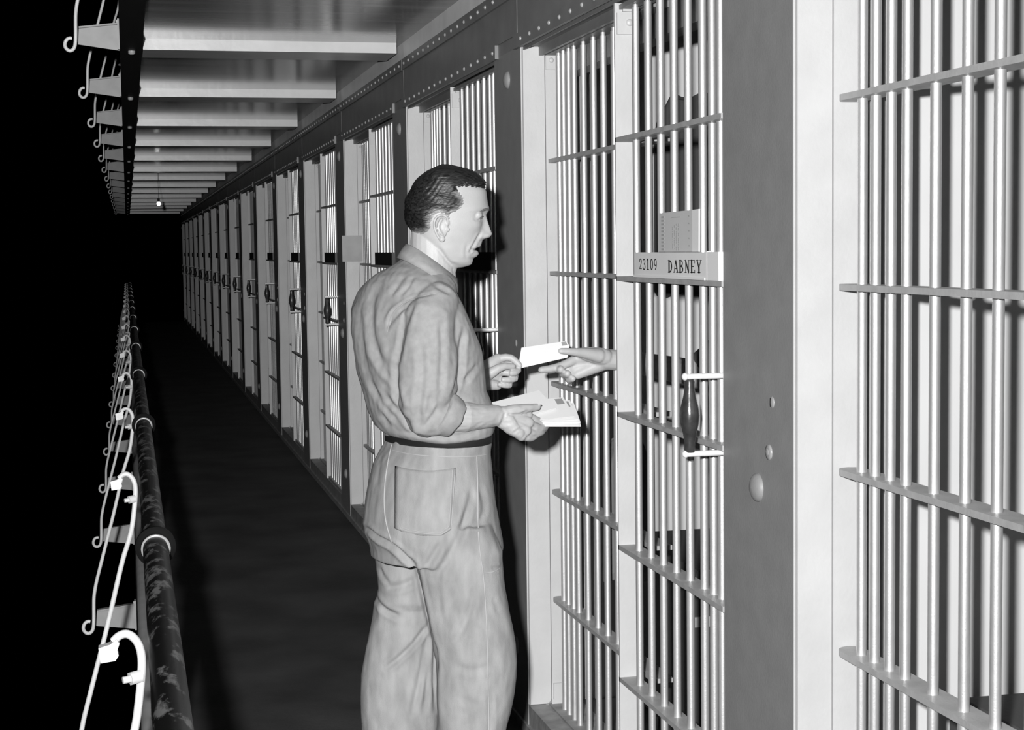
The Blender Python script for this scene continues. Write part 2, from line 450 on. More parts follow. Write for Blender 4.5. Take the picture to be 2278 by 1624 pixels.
# condensed fat-face letters: strokes in a unit cell, u to the right (= -Y), v up
def arc(cx, cy, rx, ry, a0, a1, n_=10):
    return [(cx + rx * math.cos(math.radians(a0 + (a1 - a0) * i / n_)), cy + ry * math.sin(math.radians(a0 + (a1 - a0) * i / n_))) for i in range(n_ + 1)]
TH, TN = 0.30, 0.10
def glyph(ch):
    S = []
    if ch == '1': S = [([(0.5, 0), (0.5, 1)], TH), ([(0.15, 0.03), (0.85, 0.03)], 0.07), ([(0.2, 0.88), (0.5, 0.96)], 0.1)]
    if ch == '0': S = [(arc(0.5, 0.5, 0.33, 0.46, 60, 300), TH * 0.8), (arc(0.5, 0.5, 0.33, 0.46, -60, 60), TH * 0.8)]
    if ch == '2': S = [(arc(0.5, 0.74, 0.3, 0.23, 190, -50), TH * 0.7), ([(0.72, 0.58), (0.2, 0.08)], 0.14), ([(0.12, 0.09), (0.88, 0.09)], 0.17)]
    if ch == '3': S = [(arc(0.45, 0.74, 0.3, 0.22, 170, -90), TH * 0.7), (arc(0.45, 0.27, 0.34, 0.25, 90, -170), TH * 0.75)]
    if ch == '9': S = [(arc(0.5, 0.68, 0.3, 0.29, 0, 360, 16), TH * 0.7), (arc(0.3, 0.5, 0.5, 0.46, 20, -80), TH * 0.7)]
    if ch == 'D': S = [([(0.25, 0), (0.25, 1)], TH), (arc(0.3, 0.5, 0.5, 0.46, 75, -75), TH * 0.85), ([(0.0, 0.035), (0.45, 0.035)], 0.07), ([(0.0, 0.965), (0.45, 0.965)], 0.07)]
    if ch == 'A': S = [([(0.5, 0.97), (0.85, 0.03)], TH * 0.95), ([(0.47, 0.97), (0.15, 0.03)], TN), ([(0.25, 0.33), (0.75, 0.33)], 0.07), ([(0.0, 0.035), (0.32, 0.035)], 0.07), ([(0.6, 0.035), (1.05, 0.035)], 0.07)]
    if ch == 'B': S = [([(0.25, 0), (0.25, 1)], TH), (arc(0.35, 0.75, 0.38, 0.22, 85, -85), TH * 0.7), (arc(0.35, 0.27, 0.44, 0.24, 85, -85), TH * 0.8), ([(0.0, 0.035), (0.4, 0.035)], 0.07), ([(0.0, 0.965), (0.4, 0.965)], 0.07)]
    if ch == 'N': S = [([(0.2, 0), (0.2, 1)], TN), ([(0.85, 0), (0.85, 1)], TN), ([(0.2, 0.97), (0.82, 0.03)], TH), ([(0.0, 0.035), (0.4, 0.035)], 0.07), ([(0.65, 0.965), (1.05, 0.965)], 0.07), ([(0, 0.965), (0.3, 0.965)], 0.07)]
    if ch == 'E': S = [([(0.25, 0), (0.25, 1)], TH), ([(0.0, 0.035), (0.9, 0.035)], 0.07), ([(0.0, 0.965), (0.88, 0.965)], 0.07), ([(0.25, 0.5), (0.65, 0.5)], 0.08), ([(0.86, 0.0), (0.86, 0.25)], 0.09), ([(0.84, 0.75), (0.84, 1.0)], 0.09)]
    if ch == 'Y': S = [([(0.15, 0.97), (0.5, 0.42)], TH * 0.9), ([(0.9, 0.97), (0.55, 0.45)], TN), ([(0.52, 0.48), (0.52, 0)], TH), ([(0.0, 0.965), (0.4, 0.965)], 0.07), ([(0.7, 0.965), (1.05, 0.965)], 0.07), ([(0.28, 0.035), (0.78, 0.035)], 0.07)]
    return S
def write(text, ya, yb, z0a, z0b, h, m_, parent, x=-0.0046, gap=0.18):
    n_ = len(text); wid = (ya - yb) / (n_ + gap * (n_ - 1)); mb_ = MB()
    for i, ch in enumerate(text):
        base = ya - i * wid * (1 + gap); zb = z0a + (z0b - z0a) * i / max(1, n_ - 1)
        for pts, th in glyph(ch):
            q = [Vector((base - p[0] * wid, zb + p[1] * h)) for p in pts]
            # stroke width is across in u; keep it in real units
            for a, c in zip(q[:-1], q[1:]):
                d = c - a
                vert = abs(d.y) / (abs(d.y) + abs(d.x) + 1e-9)
                t = (th * wid * 0.9 * vert + (0.075 if th > 0.12 else th) * h * (1 - vert)) * 0.5
                if d.length < 1e-9: continue
                nn = Vector((-d.y, d.x)).normalized() * t; e = d.normalized() * (t * 0.15)
                mb_.prism([tuple(a + nn - e), tuple(c + nn + e), tuple(c - nn + e), tuple(a - nn - e)], 'x', x, x + 0.0004)
    return mb_.build('lettering', m_, parent)
write('23109', 3.915, 3.772, 1.5425, 1.5425, 0.027, M_ink, ncard)
write('DABNEY', 3.690, 3.458, 1.5375, 1.5390, 0.029, M_ink, ncard)

# small grey printed card leaning on the bars above it
pc = empty('printed_card', (0, 0.052, 0)); tag(pc, 'small grey printed card propped against the bars above the name card', 'card')
MB().prism([(3.742, 1.586), (3.492, 1.586), (3.492, 1.681), (3.742, 1.679)], 'x', 0.006, 0.008).build('card', M_card, pc)
MB().prism([(3.494, 1.586), (3.452, 1.586), (3.450, 1.682), (3.494, 1.681)], 'x', 0.0055, 0.009).build('margin', M_paper, pc)
pm = MB()
for i in range(10):
    z = 1.590 + i * 0.0085
    pm.box(0.0055, 0.006, 3.695, 3.716, z, z + 0.0045)
    if i % 2: pm.box(0.0055, 0.006, 3.512, 3.520, z, z + 0.003)
for i in range(26):
    z = 1.590 + i * 0.0024
    for y in (3.628, 3.614, 3.600, 3.586):
        if rng.random() < 0.75: pm.box(0.0055, 0.006, y, y + 0.008, z, z + 0.0012)
pm.box(0.0055, 0.006, 3.575, 3.640, 1.6660, 1.6675)
pm.build('printed_text', M_faint, pc)['kind'] = 'stuff'

# grey placard hung on the jamb two cells beyond, blankets behind bars
MB().box(-0.020, 0.098, N(3) - 0.022, N(3) - 0.012, 1.532, 1.684).build('grey_placard', M_brk)
tag(bpy.data.objects['grey_placard'], 'blank grey square placard fixed on the white jamb left of the man', 'placard')
def curtain(y0, y1, x, z0, z1, label, m_=M_curtain, name='hanging_blanket'):
    rs = []
    for z in np.linspace(z0, z1, 8):
        ring = []
        ys = np.linspace(y0, y1, 40)
        for y in ys: ring.append((x + 0.008 * math.sin(y * 60 + z) * (1.2 - 0.5 * (z - z0) / (z1 - z0)), y, z))
        for y in ys[::-1]: ring.append((x + 0.006 + 0.008 * math.sin(y * 60 + z) * (1.2 - 0.5 * (z - z0) / (z1 - z0)), y, z))
        rs.append(ring)
    o = MB().rings(rs).build(name, m_); tag(o, label, 'blanket')
    return o
curtain(N(3) - 1.0, N(3) - 0.05, 0.155, 0.30, 2.15, 'grey blanket hung behind the grille left of the man, beside the placard')
curtain(N(4) + 0.42, N(4) + 1.12, 0.075, 0.25, 2.15, 'grey blanket hung behind a barred door, two doors past the placard')
# clothes hanging on the partition of the serving cell and a garment low behind its grille
def garment(name, x0, x1, y, z0, z1, m_, label, ph=0.0):
    rs = []
    for i in range(15):
        t = i / 14; z = z1 + (z0 - z1) * t
        wv = 1.0 - 0.35 * (1 - min(1, t * 6)) ; cx = (x0 + x1) / 2; hw = (x1 - x0) / 2 * wv
        rs.append([(cx + hw * math.cos(a), y + (0.03 + 0.012 * math.sin(5 * a + ph + 3 * t)) * math.sin(a), z + 0.02 * math.sin(a * 3 + ph)) for a in np.linspace(0, 2 * math.pi, 28, endpoint=False)])
    o = MB().rings(rs).build(name, m_); tag(o, label, 'clothing'); return o
garment('hanging_coat', 0.44, 0.78, N(1) - 0.02, 1.45, 2.08, M_blanket, 'dark coat hung on the wall inside the serving cell, seen between door bars')
garment('hanging_cloth', 0.14, 0.29, N(1) - 0.42, 0.60, 1.00, M_curtain, 'grey cloth hanging low behind the grille of the serving cell', 1.0)
# bunks along the far partition of the two nearest cells
for k, zt in ((0, 0.70), (1, 0.66)):
    r = empty('bunk', (0.30, N(k) - 0.0, 0))
    tag(r, 'bunk with dark blanket inside the nearest cell, low behind its bars' if k == 0 else 'bunk with dark blanket inside the serving cell behind the barred door', 'bunk', 'bunks in the cells')
    m = MB().box(0.02, 1.75, -0.74, -0.03, zt - 0.16, zt - 0.13)
    for x in (0.03, 1.70):
        for y in (-0.73, -0.07): m.box(x, x + 0.035, y, y + 0.035, 0.09, zt - 0.13)
    m.build('frame', M_brk, r)
    rs = []
    for z, e in ((0.36 if k == 0 else 0.14, 0.012), (zt - 0.11, 0.012), (zt - 0.03, 0.012), (zt, -0.01)):
        rs.append([(x, y, z) for x, y in ((0.03 - e, -0.72 - e), (1.74 + e, -0.72 - e), (1.74 + e, -0.04 + e * 0.5), (0.03 - e, -0.04 + e * 0.5))])
    MB().rings(rs, smooth=False).build('blanket', M_blanket, r)
    if k == 0:
        pil = MB().sphere((0.36, -0.36, zt + 0.035), 0.17, 0.26, 0.055, 24, 10); pil.build('pillow', M_linen, r)

# ------------------------------------------------------------------ brackets, guard rods and rail on the open side
def make_bracket(dz):
    m = MB().prism([(-1.252, 0.035), (-1.252, -0.084), (-1.426, -0.060), (-1.421, 0.015)], 'y', 0.0, 0.010)
    m.prism([(-1.252, 0.035), (-1.252, 0.028), (-1.421, 0.008), (-1.421, 0.015)], 'y', -0.022, 0.0)
    m.box(-1.258, -1.250, -0.035, 0.01, -0.082, 0.050)
    o = m.build('gallery_bracket', M_brk)
    MB().dome((-1.254, -0.02, 0.040), 0.010, 0.010, 8).build('bolt', M_hook, o)
    return o
ROD = [(-1.451, -0.036), (-1.462, -0.034), (-1.474, -0.041), (-1.481, -0.055), (-1.482, -0.070), (-1.474, -0.084), (-1.462, -0.090), (-1.450, -0.086), (-1.441, -0.074),
       (-1.437, -0.055), (-1.435, -0.02), (-1.434, 0.03), (-1.432, 0.08), (-1.420, 0.14), (-1.406, 0.19), (-1.370, 0.32), (-1.334, 0.449), (-1.287, 0.640), (-1.267, 0.695), (-1.254, 0.742), (-1.247, 0.79), (-1.242, 0.83),
       (-1.240, 0.862), (-1.243, 0.885), (-1.252, 0.902), (-1.266, 0.912), (-1.280, 0.908), (-1.290, 0.898)]
def smooth_path(p, n_=2):
    p = [Vector((a[0], 0, a[1])) for a in p]
    for _ in range(n_):
        q = [p[0]]
        for a, c in zip(p[:-1], p[1:]): q += [a * 0.75 + c * 0.25, a * 0.25 + c * 0.75]
        q.append(p[-1]); p = q
    return p
def make_rod():
    r = MB().tube(smooth_path(ROD), 0.0078, 10).build('guard_rod', M_hook)
    MB().prism([(-1.316, 0.890), (-1.296, 0.895), (-1.284, 0.904), (-1.279, 0.896), (-1.283, 0.884), (-1.281, 0.874), (-1.287, 0.865), (-1.313, 0.862)], 'y', -0.013, 0.012).build('clip', M_hook, r)
    n_ = MB().tube([(-1.243, -0.004, 0.832), (-1.262, -0.012, 0.830)], 0.013, 6).tube([(-1.260, -0.012, 0.830), (-1.275, -0.016, 0.829)], 0.0065, 10)
    n_.build('nut', M_hook, r)
    return r
def station_words(k, level):
    return ('nearest' if k == 0 else ORD[k + 1] + ' nearest')
bk0 = make_bracket(0); rod0 = make_rod(); first = True
for level, dz, name in ((0, 0.0, 'lower'), (1, 2.568, 'upper')):
    for k in range(0 if level == 0 else 2, 17):
        y = 3.040 + k * P - 0.02
        if first: b_, r_ = bk0, rod0; first = False
        else: b_, r_ = copy_tree(bk0), copy_tree(rod0)
        b_.location = (0, y + 0.01, dz); r_.location = (0, y, dz)
        if level == 0:
            wd = ORD[k + 1] if k else 'nearest'
            tag(b_, 'flat steel bracket under the walkway edge, %s from the camera' % (wd if k else 'nearest one'), 'bracket', 'brackets below the rail')
            tag(r_, 'white bent guard rod outside the rail, hook end up, %s from the camera' % (wd if k else 'nearest one'), 'guard rod', 'guard rods beside the rail')
        else:
            wd = ORD[k - 1]
            tag(b_, 'tapered bracket of the walkway overhead at upper left, %s from the top' % wd, 'bracket', 'brackets overhead')
            tag(r_, 'rod with curled lower end on the walkway overhead, %s from the top' % wd, 'guard rod', 'guard rods overhead')
# hand rail
rail = empty('hand_rail', (0, 0, 0)); tag(rail, 'thick black chipped pipe hand rail running down the walkway edge', 'railing')
XR, ZR = -1.2005, 0.925
MB().tube([(XR, -1.2, ZR), (XR - 0.002, 12, ZR), (XR - 0.004, YEND, ZR)], 0.0285, 24).build('top_pipe', M_pipe, rail)
MB().tube([(-1.228, -1.2, 0.50), (-1.228, YEND, 0.50)], 0.017, 16).build('lower_pipe', M_brk, rail)
yj = 3.83
post0 = None
while yj < YEND:
    if post0 is None:
        cpl = MB().lathe([(-0.030, 0.030), (-0.026, 0.034), (-0.012, 0.036), (-0.010, 0.046), (0.010, 0.046), (0.012, 0.036), (0.034, 0.034)], 'y', (0, 0, 0), 24).build('coupling', M_black, rail)
        cplr = MB().lathe([(-0.0335, 0.0295), (-0.0335, 0.033), (-0.030, 0.034), (-0.030, 0.0295)], 'y', (0, 0, 0), 24).build('coupling_ring', M_rivet, cpl)
        post0 = MB().tube([(0, 0, 0.0), (0, 0, ZR)], 0.021, 14).lathe([(0, 0.05), (0.012, 0.05), (0.014, 0.028), (0.04, 0.026)], 'z', (0, 0, 0)).build('post', M_black, rail)
        cpl.location = (XR, yj, ZR); post0.location = (XR, yj + 0.02, 0)
    else:
        c2 = copy_tree(cpl, rail); c2.location = (XR, yj, ZR)
        p2 = post0.copy(); COL.objects.link(p2); p2.parent = rail; p2.location = (XR, yj + 0.02, 0)
    yj += 2.74

# small lit bulb far down the gallery
bl = empty('ceiling_bulb', (-0.86, 20.0, 2.178)); tag(bl, 'tiny lit bulb hanging far down the dark gallery', 'lamp')
MB().sphere((0, 0, 0), 0.022, 0.022, 0.028).build('bulb', M_bulb, bl)
MB().tube([(0, 0, 0.02), (0, 0, 0.06)], 0.014, 10).tube([(0, 0, 0.06), (0, 0, 0.355)], 0.0018, 6).build('cord', M_black, bl)
#PEOPLE
# ------------------------------------------------------------------ people
from mathutils import noise as mnoise
TH0 = math.radians(10.4)
def man_root(name, loc):
    return empty(name, loc, -TH0)
def solid(mb, name, m, parent, voxel, sm=2):
    me = bpy.data.meshes.new('tmp'); me.from_pydata(mb.v, [], mb.f)
    bm = bmesh.new(); bm.from_mesh(me); bmesh.ops.remove_doubles(bm, verts=bm.verts, dist=1e-5); bmesh.ops.recalc_face_normals(bm, faces=bm.faces); bm.to_mesh(me); bm.free()
    o = bpy.data.objects.new('tmp', me); COL.objects.link(o)
    r = o.modifiers.new('r', 'REMESH'); r.mode = 'VOXEL'; r.voxel_size = voxel; r.use_smooth_shade = True
    s = o.modifiers.new('s', 'SMOOTH'); s.factor = 0.5; s.iterations = sm
    dg = bpy.context.evaluated_depsgraph_get(); dg.update()
    m2 = bpy.data.meshes.new_from_object(o.evaluated_get(dg))
    bpy.data.objects.remove(o); bpy.data.meshes.remove(me)
    m2.materials.clear(); m2.materials.append(m)
    m2.polygons.foreach_set('use_smooth', [True] * len(m2.polygons))
    p = bpy.data.objects.new(name, m2); COL.objects.link(p); p.parent = parent; m2.name = name
    return p
def get_vn(me):
    n_ = len(me.vertices); v = np.empty(n_ * 3, np.float32); me.vertices.foreach_get('co', v)
    nn = np.empty(n_ * 3, np.float32); me.vertex_normals.foreach_get('vector', nn)
    return v.reshape(-1, 3).astype(float), nn.reshape(-1, 3).astype(float)
def set_v(me, v):
    me.vertices.foreach_set('co', v.astype(np.float32).ravel()); me.update()
def pdist(px, pz, line):
    d = np.full(px.shape, 9.0); tt = np.zeros(px.shape); L = 0; tot = sum(math.dist(a, c) for a, c in zip(line[:-1], line[1:]))
    for (x0, z0), (x1, z1) in zip(line[:-1], line[1:]):
        dx, dz = x1 - x0, z1 - z0; q = dx * dx + dz * dz + 1e-12
        t = np.clip(((px - x0) * dx + (pz - z0) * dz) / q, 0, 1)
        e = np.hypot(px - x0 - t * dx, pz - z0 - t * dz)
        m = e < d; d = np.where(m, e, d); tt = np.where(m, (L + t * math.sqrt(q)) / tot, tt); L += math.sqrt(q)
    return d, tt
def spl(line, n_=3):
    p = [tuple(a) for a in line]
    for _ in range(n_):
        if len(p) < 3: break
        q = [p[0]]
        for a, c in zip(p[:-1], p[1:]):
            q += [(a[0] * .75 + c[0] * .25, a[1] * .75 + c[1] * .25), (a[0] * .25 + c[0] * .75, a[1] * .25 + c[1] * .75)]
        q.append(p[-1]); p = q
    return p
def creases(v, nrm, lines):
    out = np.zeros(len(v)); face = np.clip(-nrm[:, 1] * 2.5 + 0.6, 0, 1)
    for line, A, wd in lines:
        ln = spl(line); d, t = pdist(v[:, 0], v[:, 2], ln)
        taper = np.clip(np.minimum(t, 1 - t) * 5 + 0.25, 0, 1)
        out += A * taper * (-np.exp(-(d / wd) ** 2) + 0.5 * np.exp(-((d - 2.0 * wd) / wd) ** 2))
    return out * face
def nz(v, sx, sy, sz, seed=0.0):
    return np.array([mnoise.noise(Vector((p[0] * sx + seed, p[1] * sy, p[2] * sz))) for p in v])

HD = math.radians(33); LX, LY = math.sin(HD), -math.cos(HD); HX, HY = math.cos(HD), math.sin(HD)
def body_ring(z, xl, xr, a, cy=0.0, ne=2.25, off=0.0, n_=48):
    ext = (xr - xl) / 2 + off; a = a + off; cx = (xl + xr) / 2
    b_ = math.sqrt(max(ext ** 2 - (a * LX) ** 2, 0.0004)) / HX
    out = []
    for i in range(n_):
        t = 2 * math.pi * i / n_; c, s = math.cos(t), math.sin(t)
        c = math.copysign(abs(c) ** (2 / ne), c) * a; s = math.copysign(abs(s) ** (2 / ne), s) * b_
        out.append((cx + c * LX + s * HX, cy + c * LY + s * HY, z))
    return out
def caps(mb, pts, rad, n_=14):
    # tube with rounded ends
    pts = [Vector(p) for p in pts]
    if not isinstance(rad, (list, tuple)): rad = [rad] * len(pts)
    d0 = (pts[0] - pts[1]).normalized(); d1 = (pts[-1] - pts[-2]).normalized()
    P_, R_ = [], []
    for f in (1.0, 0.85, 0.5): P_.append(pts[0] + d0 * rad[0] * f); R_.append(rad[0] * max(math.sqrt(1 - f * f), 0.06))
    P_ += pts; R_ += list(rad)
    for f in (0.5, 0.85, 1.0): P_.append(pts[-1] + d1 * rad[-1] * f); R_.append(rad[-1] * max(math.sqrt(1 - f * f), 0.06))
    mb.tube(P_, R_, n_)
def chain(mb, pts, rad):
    # subdivide a finger so its joints bend softly
    p = [Vector(a) for a in pts]; r = list(rad)
    q, s = [p[0]], [r[0]]
    for i in range(len(p) - 1):
        q += [p[i] * .7 + p[i + 1] * .3, p[i] * .3 + p[i + 1] * .7]; s += [r[i] * .7 + r[i + 1] * .3, r[i] * .3 + r[i + 1] * .7]
    q.append(p[-1]); s.append(r[-1]); caps(mb, q, s)

# ---- head
def tab(zs, vs, s=0.004):
    g = np.linspace(1.54, 1.81, 541); y = np.interp(g, zs, vs)
    if s:
        k = np.exp(-0.5 * (np.arange(-40, 41) * 0.0005 / s) ** 2); k /= k.sum()
        y = np.convolve(np.pad(y, 40, mode='edge'), k, mode='valid')
    return lambda z: np.interp(z, g, y)
Bf = tab([1.5535, 1.556, 1.563, 1.575, 1.59, 1.605, 1.625, 1.645, 1.665, 1.683, 1.697, 1.713, 1.741, 1.75, 1.76, 1.77, 1.78, 1.79, 1.797],
         [0.085, 0.098, 0.111, 0.117, 0.123, 0.129, 0.136, 0.141, 0.145, 0.149, 0.156, 0.1566, 0.154, 0.148, 0.140, 0.130, 0.116, 0.092, 0.062], 0.003)
Mf = tab([1.5535, 1.556, 1.5606, 1.5693, 1.5769, 1.579, 1.5866, 1.5935, 1.5975, 1.600, 1.604, 1.615, 1.6215, 1.6245, 1.6265, 1.6343, 1.640, 1.6627, 1.682, 1.692, 1.6975, 1.713, 1.741, 1.75, 1.76, 1.77, 1.78, 1.79, 1.797],
         [0.090, 0.103, 0.1148, 0.1185, 0.1195, 0.1275, 0.1335, 0.131, 0.122, 0.122, 0.1376, 0.1415, 0.1434, 0.1520, 0.1608, 0.1665, 0.1655, 0.1580, 0.1525, 0.1585, 0.1610, 0.1572, 0.154, 0.148, 0.140, 0.130, 0.116, 0.092, 0.062], 0.0008)
Xb = tab([1.5535, 1.56, 1.57, 1.59, 1.61, 1.63, 1.652, 1.667, 1.695, 1.72, 1.75, 1.77, 1.78, 1.79, 1.797],
         [0.075, 0.062, 0.045, 0.018, -0.006, -0.024, -0.031, -0.037, -0.041, -0.037, -0.020, 0.000, 0.013, 0.031, 0.044], 0.003)
Wf = tab([1.5535, 1.558, 1.565, 1.58, 1.60, 1.63, 1.66, 1.69, 1.72, 1.75, 1.77, 1.78, 1.79, 1.797],
         [0.016, 0.026, 0.038, 0.049, 0.058, 0.065, 0.071, 0.074, 0.073, 0.067, 0.057, 0.048, 0.032, 0.008], 0.003)
Sg = tab([1.5535, 1.572, 1.58, 1.605, 1.618, 1.6265, 1.64, 1.66, 1.68, 1.69, 1.72], [0.022, 0.022, 0.024, 0.022, 0.014, 0.0145, 0.012, 0.0085, 0.009, 0.045, 0.08], 0.001)
def head_rings(zs, n_, off=None, feats=True):
    rs = []
    t = np.linspace(0, 2 * np.pi, n_, endpoint=False); c, s = np.cos(t), np.sin(t)
    for z in zs:
        xf, xb, w_ = Bf(z), Xb(z), Wf(z); x0 = min(0.045, (xf + xb) / 2 + 0.0)
        kb = min(1.0, max(0.0, (1.645 - z) / 0.05)); kb = kb * kb * (3 - 2 * kb)
        x0 = x0 * (1 - kb) + ((xf + xb) / 2 * 0.6 + 0.045 * 0.4) * kb
        nf = 2.15 - 0.25 * min(1, max(0, (1.66 - z) / 0.06))
        e = np.where(c > 0, 2 / nf, 2 / 2.1)
        x = x0 + np.where(c > 0, xf - x0, x0 - xb) * np.sign(c) * np.abs(c) ** e
        y = w_ * np.sign(s) * np.abs(s) ** (2 / 2.1)
        fr = np.clip(c * 3, 0, 1)
        if feats:
            x = x + (Mf(z) - xf) * np.exp(-(y / Sg(z)) ** 2) * fr
            x = x - 0.011 * fr * np.exp(-((np.abs(y) - 0.030) / 0.014) ** 2 - ((z - 1.681) / 0.0095) ** 2)
            x = x + 0.004 * fr * np.exp(-((np.abs(y) - 0.040) / 0.016) ** 2 - ((z - 1.655) / 0.012) ** 2)
            # nostril wings
            x = x + 0.009 * fr * np.exp(-((np.abs(y) - 0.013) / 0.0065) ** 2 - ((z - 1.631) / 0.0075) ** 2)
            hol = np.exp(-((z - 1.607) / 0.018) ** 2) * np.exp(-((x - 0.095) / 0.03) ** 2)
            y = y * (1 - 0.07 * hol)
        if off is not None:
            o_ = off(x, y, z) * (1 - 0.75 * max(0.0, min(1.0, (z - 1.782) / 0.015))); nx = x - 0.05; L = np.sqrt(nx ** 2 + y ** 2) + 1e-6
            x = x + nx / L * o_; y = y + y / L * o_
        rs.append([(float(a), float(b_), float(z)) for a, b_ in zip(x, y)])
    return rs
HAIRP = [(0.175, 1.7440), (0.150, 1.7455), (0.118, 1.7475), (0.088, 1.7462), (0.078, 1.7440), (0.0885, 1.733), (0.0955, 1.7235), (0.0990, 1.7120), (0.0895, 1.697), (0.0740, 1.6860), (0.0640, 1.6830), (0.0605, 1.668), (0.0540, 1.668), (0.0500, 1.686), (0.0300, 1.687), (0.0180, 1.672), (0.0165, 1.650), (0.0080, 1.637), (-0.010, 1.634), (-0.060, 1.640), (-0.09, 1.64), (-0.09, 1.90), (0.175, 1.90)]
HAIRP = spl(HAIRP[:-3], 2) + HAIRP[-3:]
def inpoly(x, z, poly):
    ins = np.zeros(x.shape, bool); j = len(poly) - 1
    for i in range(len(poly)):
        xi, zi = poly[i]; xj, zj = poly[j]
        if zi != zj:
            ins ^= ((zi > z) != (zj > z)) & (x < (xj - xi) * (z - zi) / (zj - zi) + xi)
        j = i
    return ins
def hair_off(x, y, z):
    zz = np.full(x.shape, float(z)); ins = inpoly(x, zz, HAIRP)
    d, _ = pdist(x, zz, HAIRP[:-3]); sd = np.where(ins, d, -d)
    q_ = z * 0.8 - x * 0.6
    sd = sd + 0.0016 * np.sin(q_ * 640 + 3 * np.sin(x * 170)) + 0.0012 * np.sin(q_ * 1150 + x * 300) - 0.001
    top = np.clip((z - 1.70) / 0.07, 0, 1)
    th = 0.0080 + 0.0035 * top + 0.002 * np.clip((0.0 - x) / 0.04, 0, 1)
    fade = 0.024 if z < 1.72 else 0.024 - 0.015 * min(1, (z - 1.72) / 0.03)
    k = np.clip(sd / fade, -1, 1)
    o = np.where(k > 0, th * np.sin(np.clip(k, 0, 1) * np.pi / 2) ** 0.8, 0.006 * k) - 0.0008
    # waves combed back
    u = x * 0.8 + z * 0.6; v_ = -x * 0.6 + z * 0.8
    o = o + np.clip((k - 0.2) / 0.6, 0, 1) * (0.0004 * np.sin(v_ * 700 + 4 * np.sin(u * 50) + np.abs(y) * 220) + 0.0014 * np.sin(u * 110 + v_ * 70 + np.abs(y) * 60))
    return o
def add_ear(mb, sgn):
    y = sgn * 0.074
    mb.sphere((0.041, y, 1.651), 0.0165, 0.0055, 0.0270, 20, 12)
    hel = [(0.0560, y * 0.99, 1.658), (0.0585, y * 1.05, 1.668), (0.0545, y * 1.10, 1.678), (0.0440, y * 1.13, 1.6820), (0.0325, y * 1.15, 1.6795), (0.0245, y * 1.16, 1.669), (0.0235, y * 1.16, 1.654), (0.0280, y * 1.13, 1.638), (0.0350, y * 1.10, 1.626)]
    chain(mb, hel, [0.0032] * 9)
    chain(mb, [(0.0430, y * 1.08, 1.672), (0.0340, y * 1.11, 1.660), (0.0345, y * 1.11, 1.645), (0.0430, y * 1.09, 1.634)], [0.003, 0.0035, 0.0035, 0.003])
    mb.sphere((0.0420, y * 1.05, 1.6235), 0.0085, 0.0045, 0.0075, 12, 8)
    mb.sphere((0.0575, y * 1.03, 1.647), 0.0045, 0.004, 0.006, 10, 8)
def add_head(mb):
    zs = np.concatenate([np.linspace(1.5535, 1.70, 140), np.linspace(1.7015, 1.797, 60)])
    mb.rings(head_rings(zs, 144))
    for s in (-1, 1):
        add_ear(mb, s)
        mb.sphere((0.1310, s * 0.0290, 1.6812), 0.0125, 0.0185, 0.0112, 18, 14)
    caps(mb, [(0.012, 0, 1.48), (0.018, 0, 1.55), (0.018, 0, 1.62), (0.02, 0, 1.66)], [0.062, 0.054, 0.053, 0.052], 24)
    caps(mb, [(0.050, 0, 1.50), (0.052, 0, 1.545), (0.062, 0, 1.572)], [0.030, 0.024, 0.022], 16)
def head_children(root, body):
    mb = MB(); zs = np.concatenate([np.linspace(1.625, 1.79, 190), np.linspace(1.7908, 1.7972, 9)])
    rs = head_rings(zs, 260, hair_off, feats=False)
    # lift the crown so the top closes above the skull
    out = []
    for r in rs:
        z = r[0][2]; dz = 0.0095 * max(0.0, min(1.0, (z - 1.72) / 0.06))
        out.append([(p[0], p[1], z + dz) for p in r])
    top = out[-1]; cx = sum(p[0] for p in top) / len(top)
    for f, dz in ((0.8, 0.0004), (0.45, 0.0009), (0.05, 0.0011)): out.append([(cx + (p[0] - cx) * f, p[1] * f, top[0][2] + dz) for p in top])
    mb.rings(out); ho = mb.build('hair', M_hair, root)
    at = ho.data.attributes.new('hair_mass', 'FLOAT', 'POINT')
    V_ = np.array([tuple(p.co) for p in ho.data.vertices]); ins = inpoly(V_[:, 0], V_[:, 2], HAIRP)
    dd, _ = pdist(V_[:, 0], V_[:, 2], HAIRP[:-3])
    dens = np.where(ins, np.clip(dd / 0.026, 0, 1), 0.0) + np.clip((V_[:, 2] - 1.735) / 0.012, 0, 1)
    at.data.foreach_set('value', np.clip(dens, 0, 1).astype(np.float32))
    for s in (-1, 1):
        e = MB().sphere((0.1338, s * 0.0300, 1.6775), 0.0104, 0.0130, 0.0066, 18, 12); e.build('eye', M_eye, root)
        br = MB(); pts = [(0.1612, s * 0.012, 1.6930), (0.1600, s * 0.022, 1.6950), (0.1555, s * 0.034, 1.6960), (0.1470, s * 0.046, 1.6935), (0.1380, s * 0.054, 1.6890)]
        br.tube([Vector(p) + Vector((-0.0022, 0, 0)) for p in pts], [0.0016, 0.0026, 0.0028, 0.0024, 0.0010], 8); br.build('eyebrow', M_brow, root)
        lp = [(0.1335 + 0.0110 * math.cos(a) , s * 0.030 + 0.0156 * math.sin(a), 1.6785 - 0.0022 * abs(a)) for a in np.linspace(-1.3, 1.3, 9)]
        MB().tube(lp, 0.0009, 6).build('eyelash', M_lid, root)
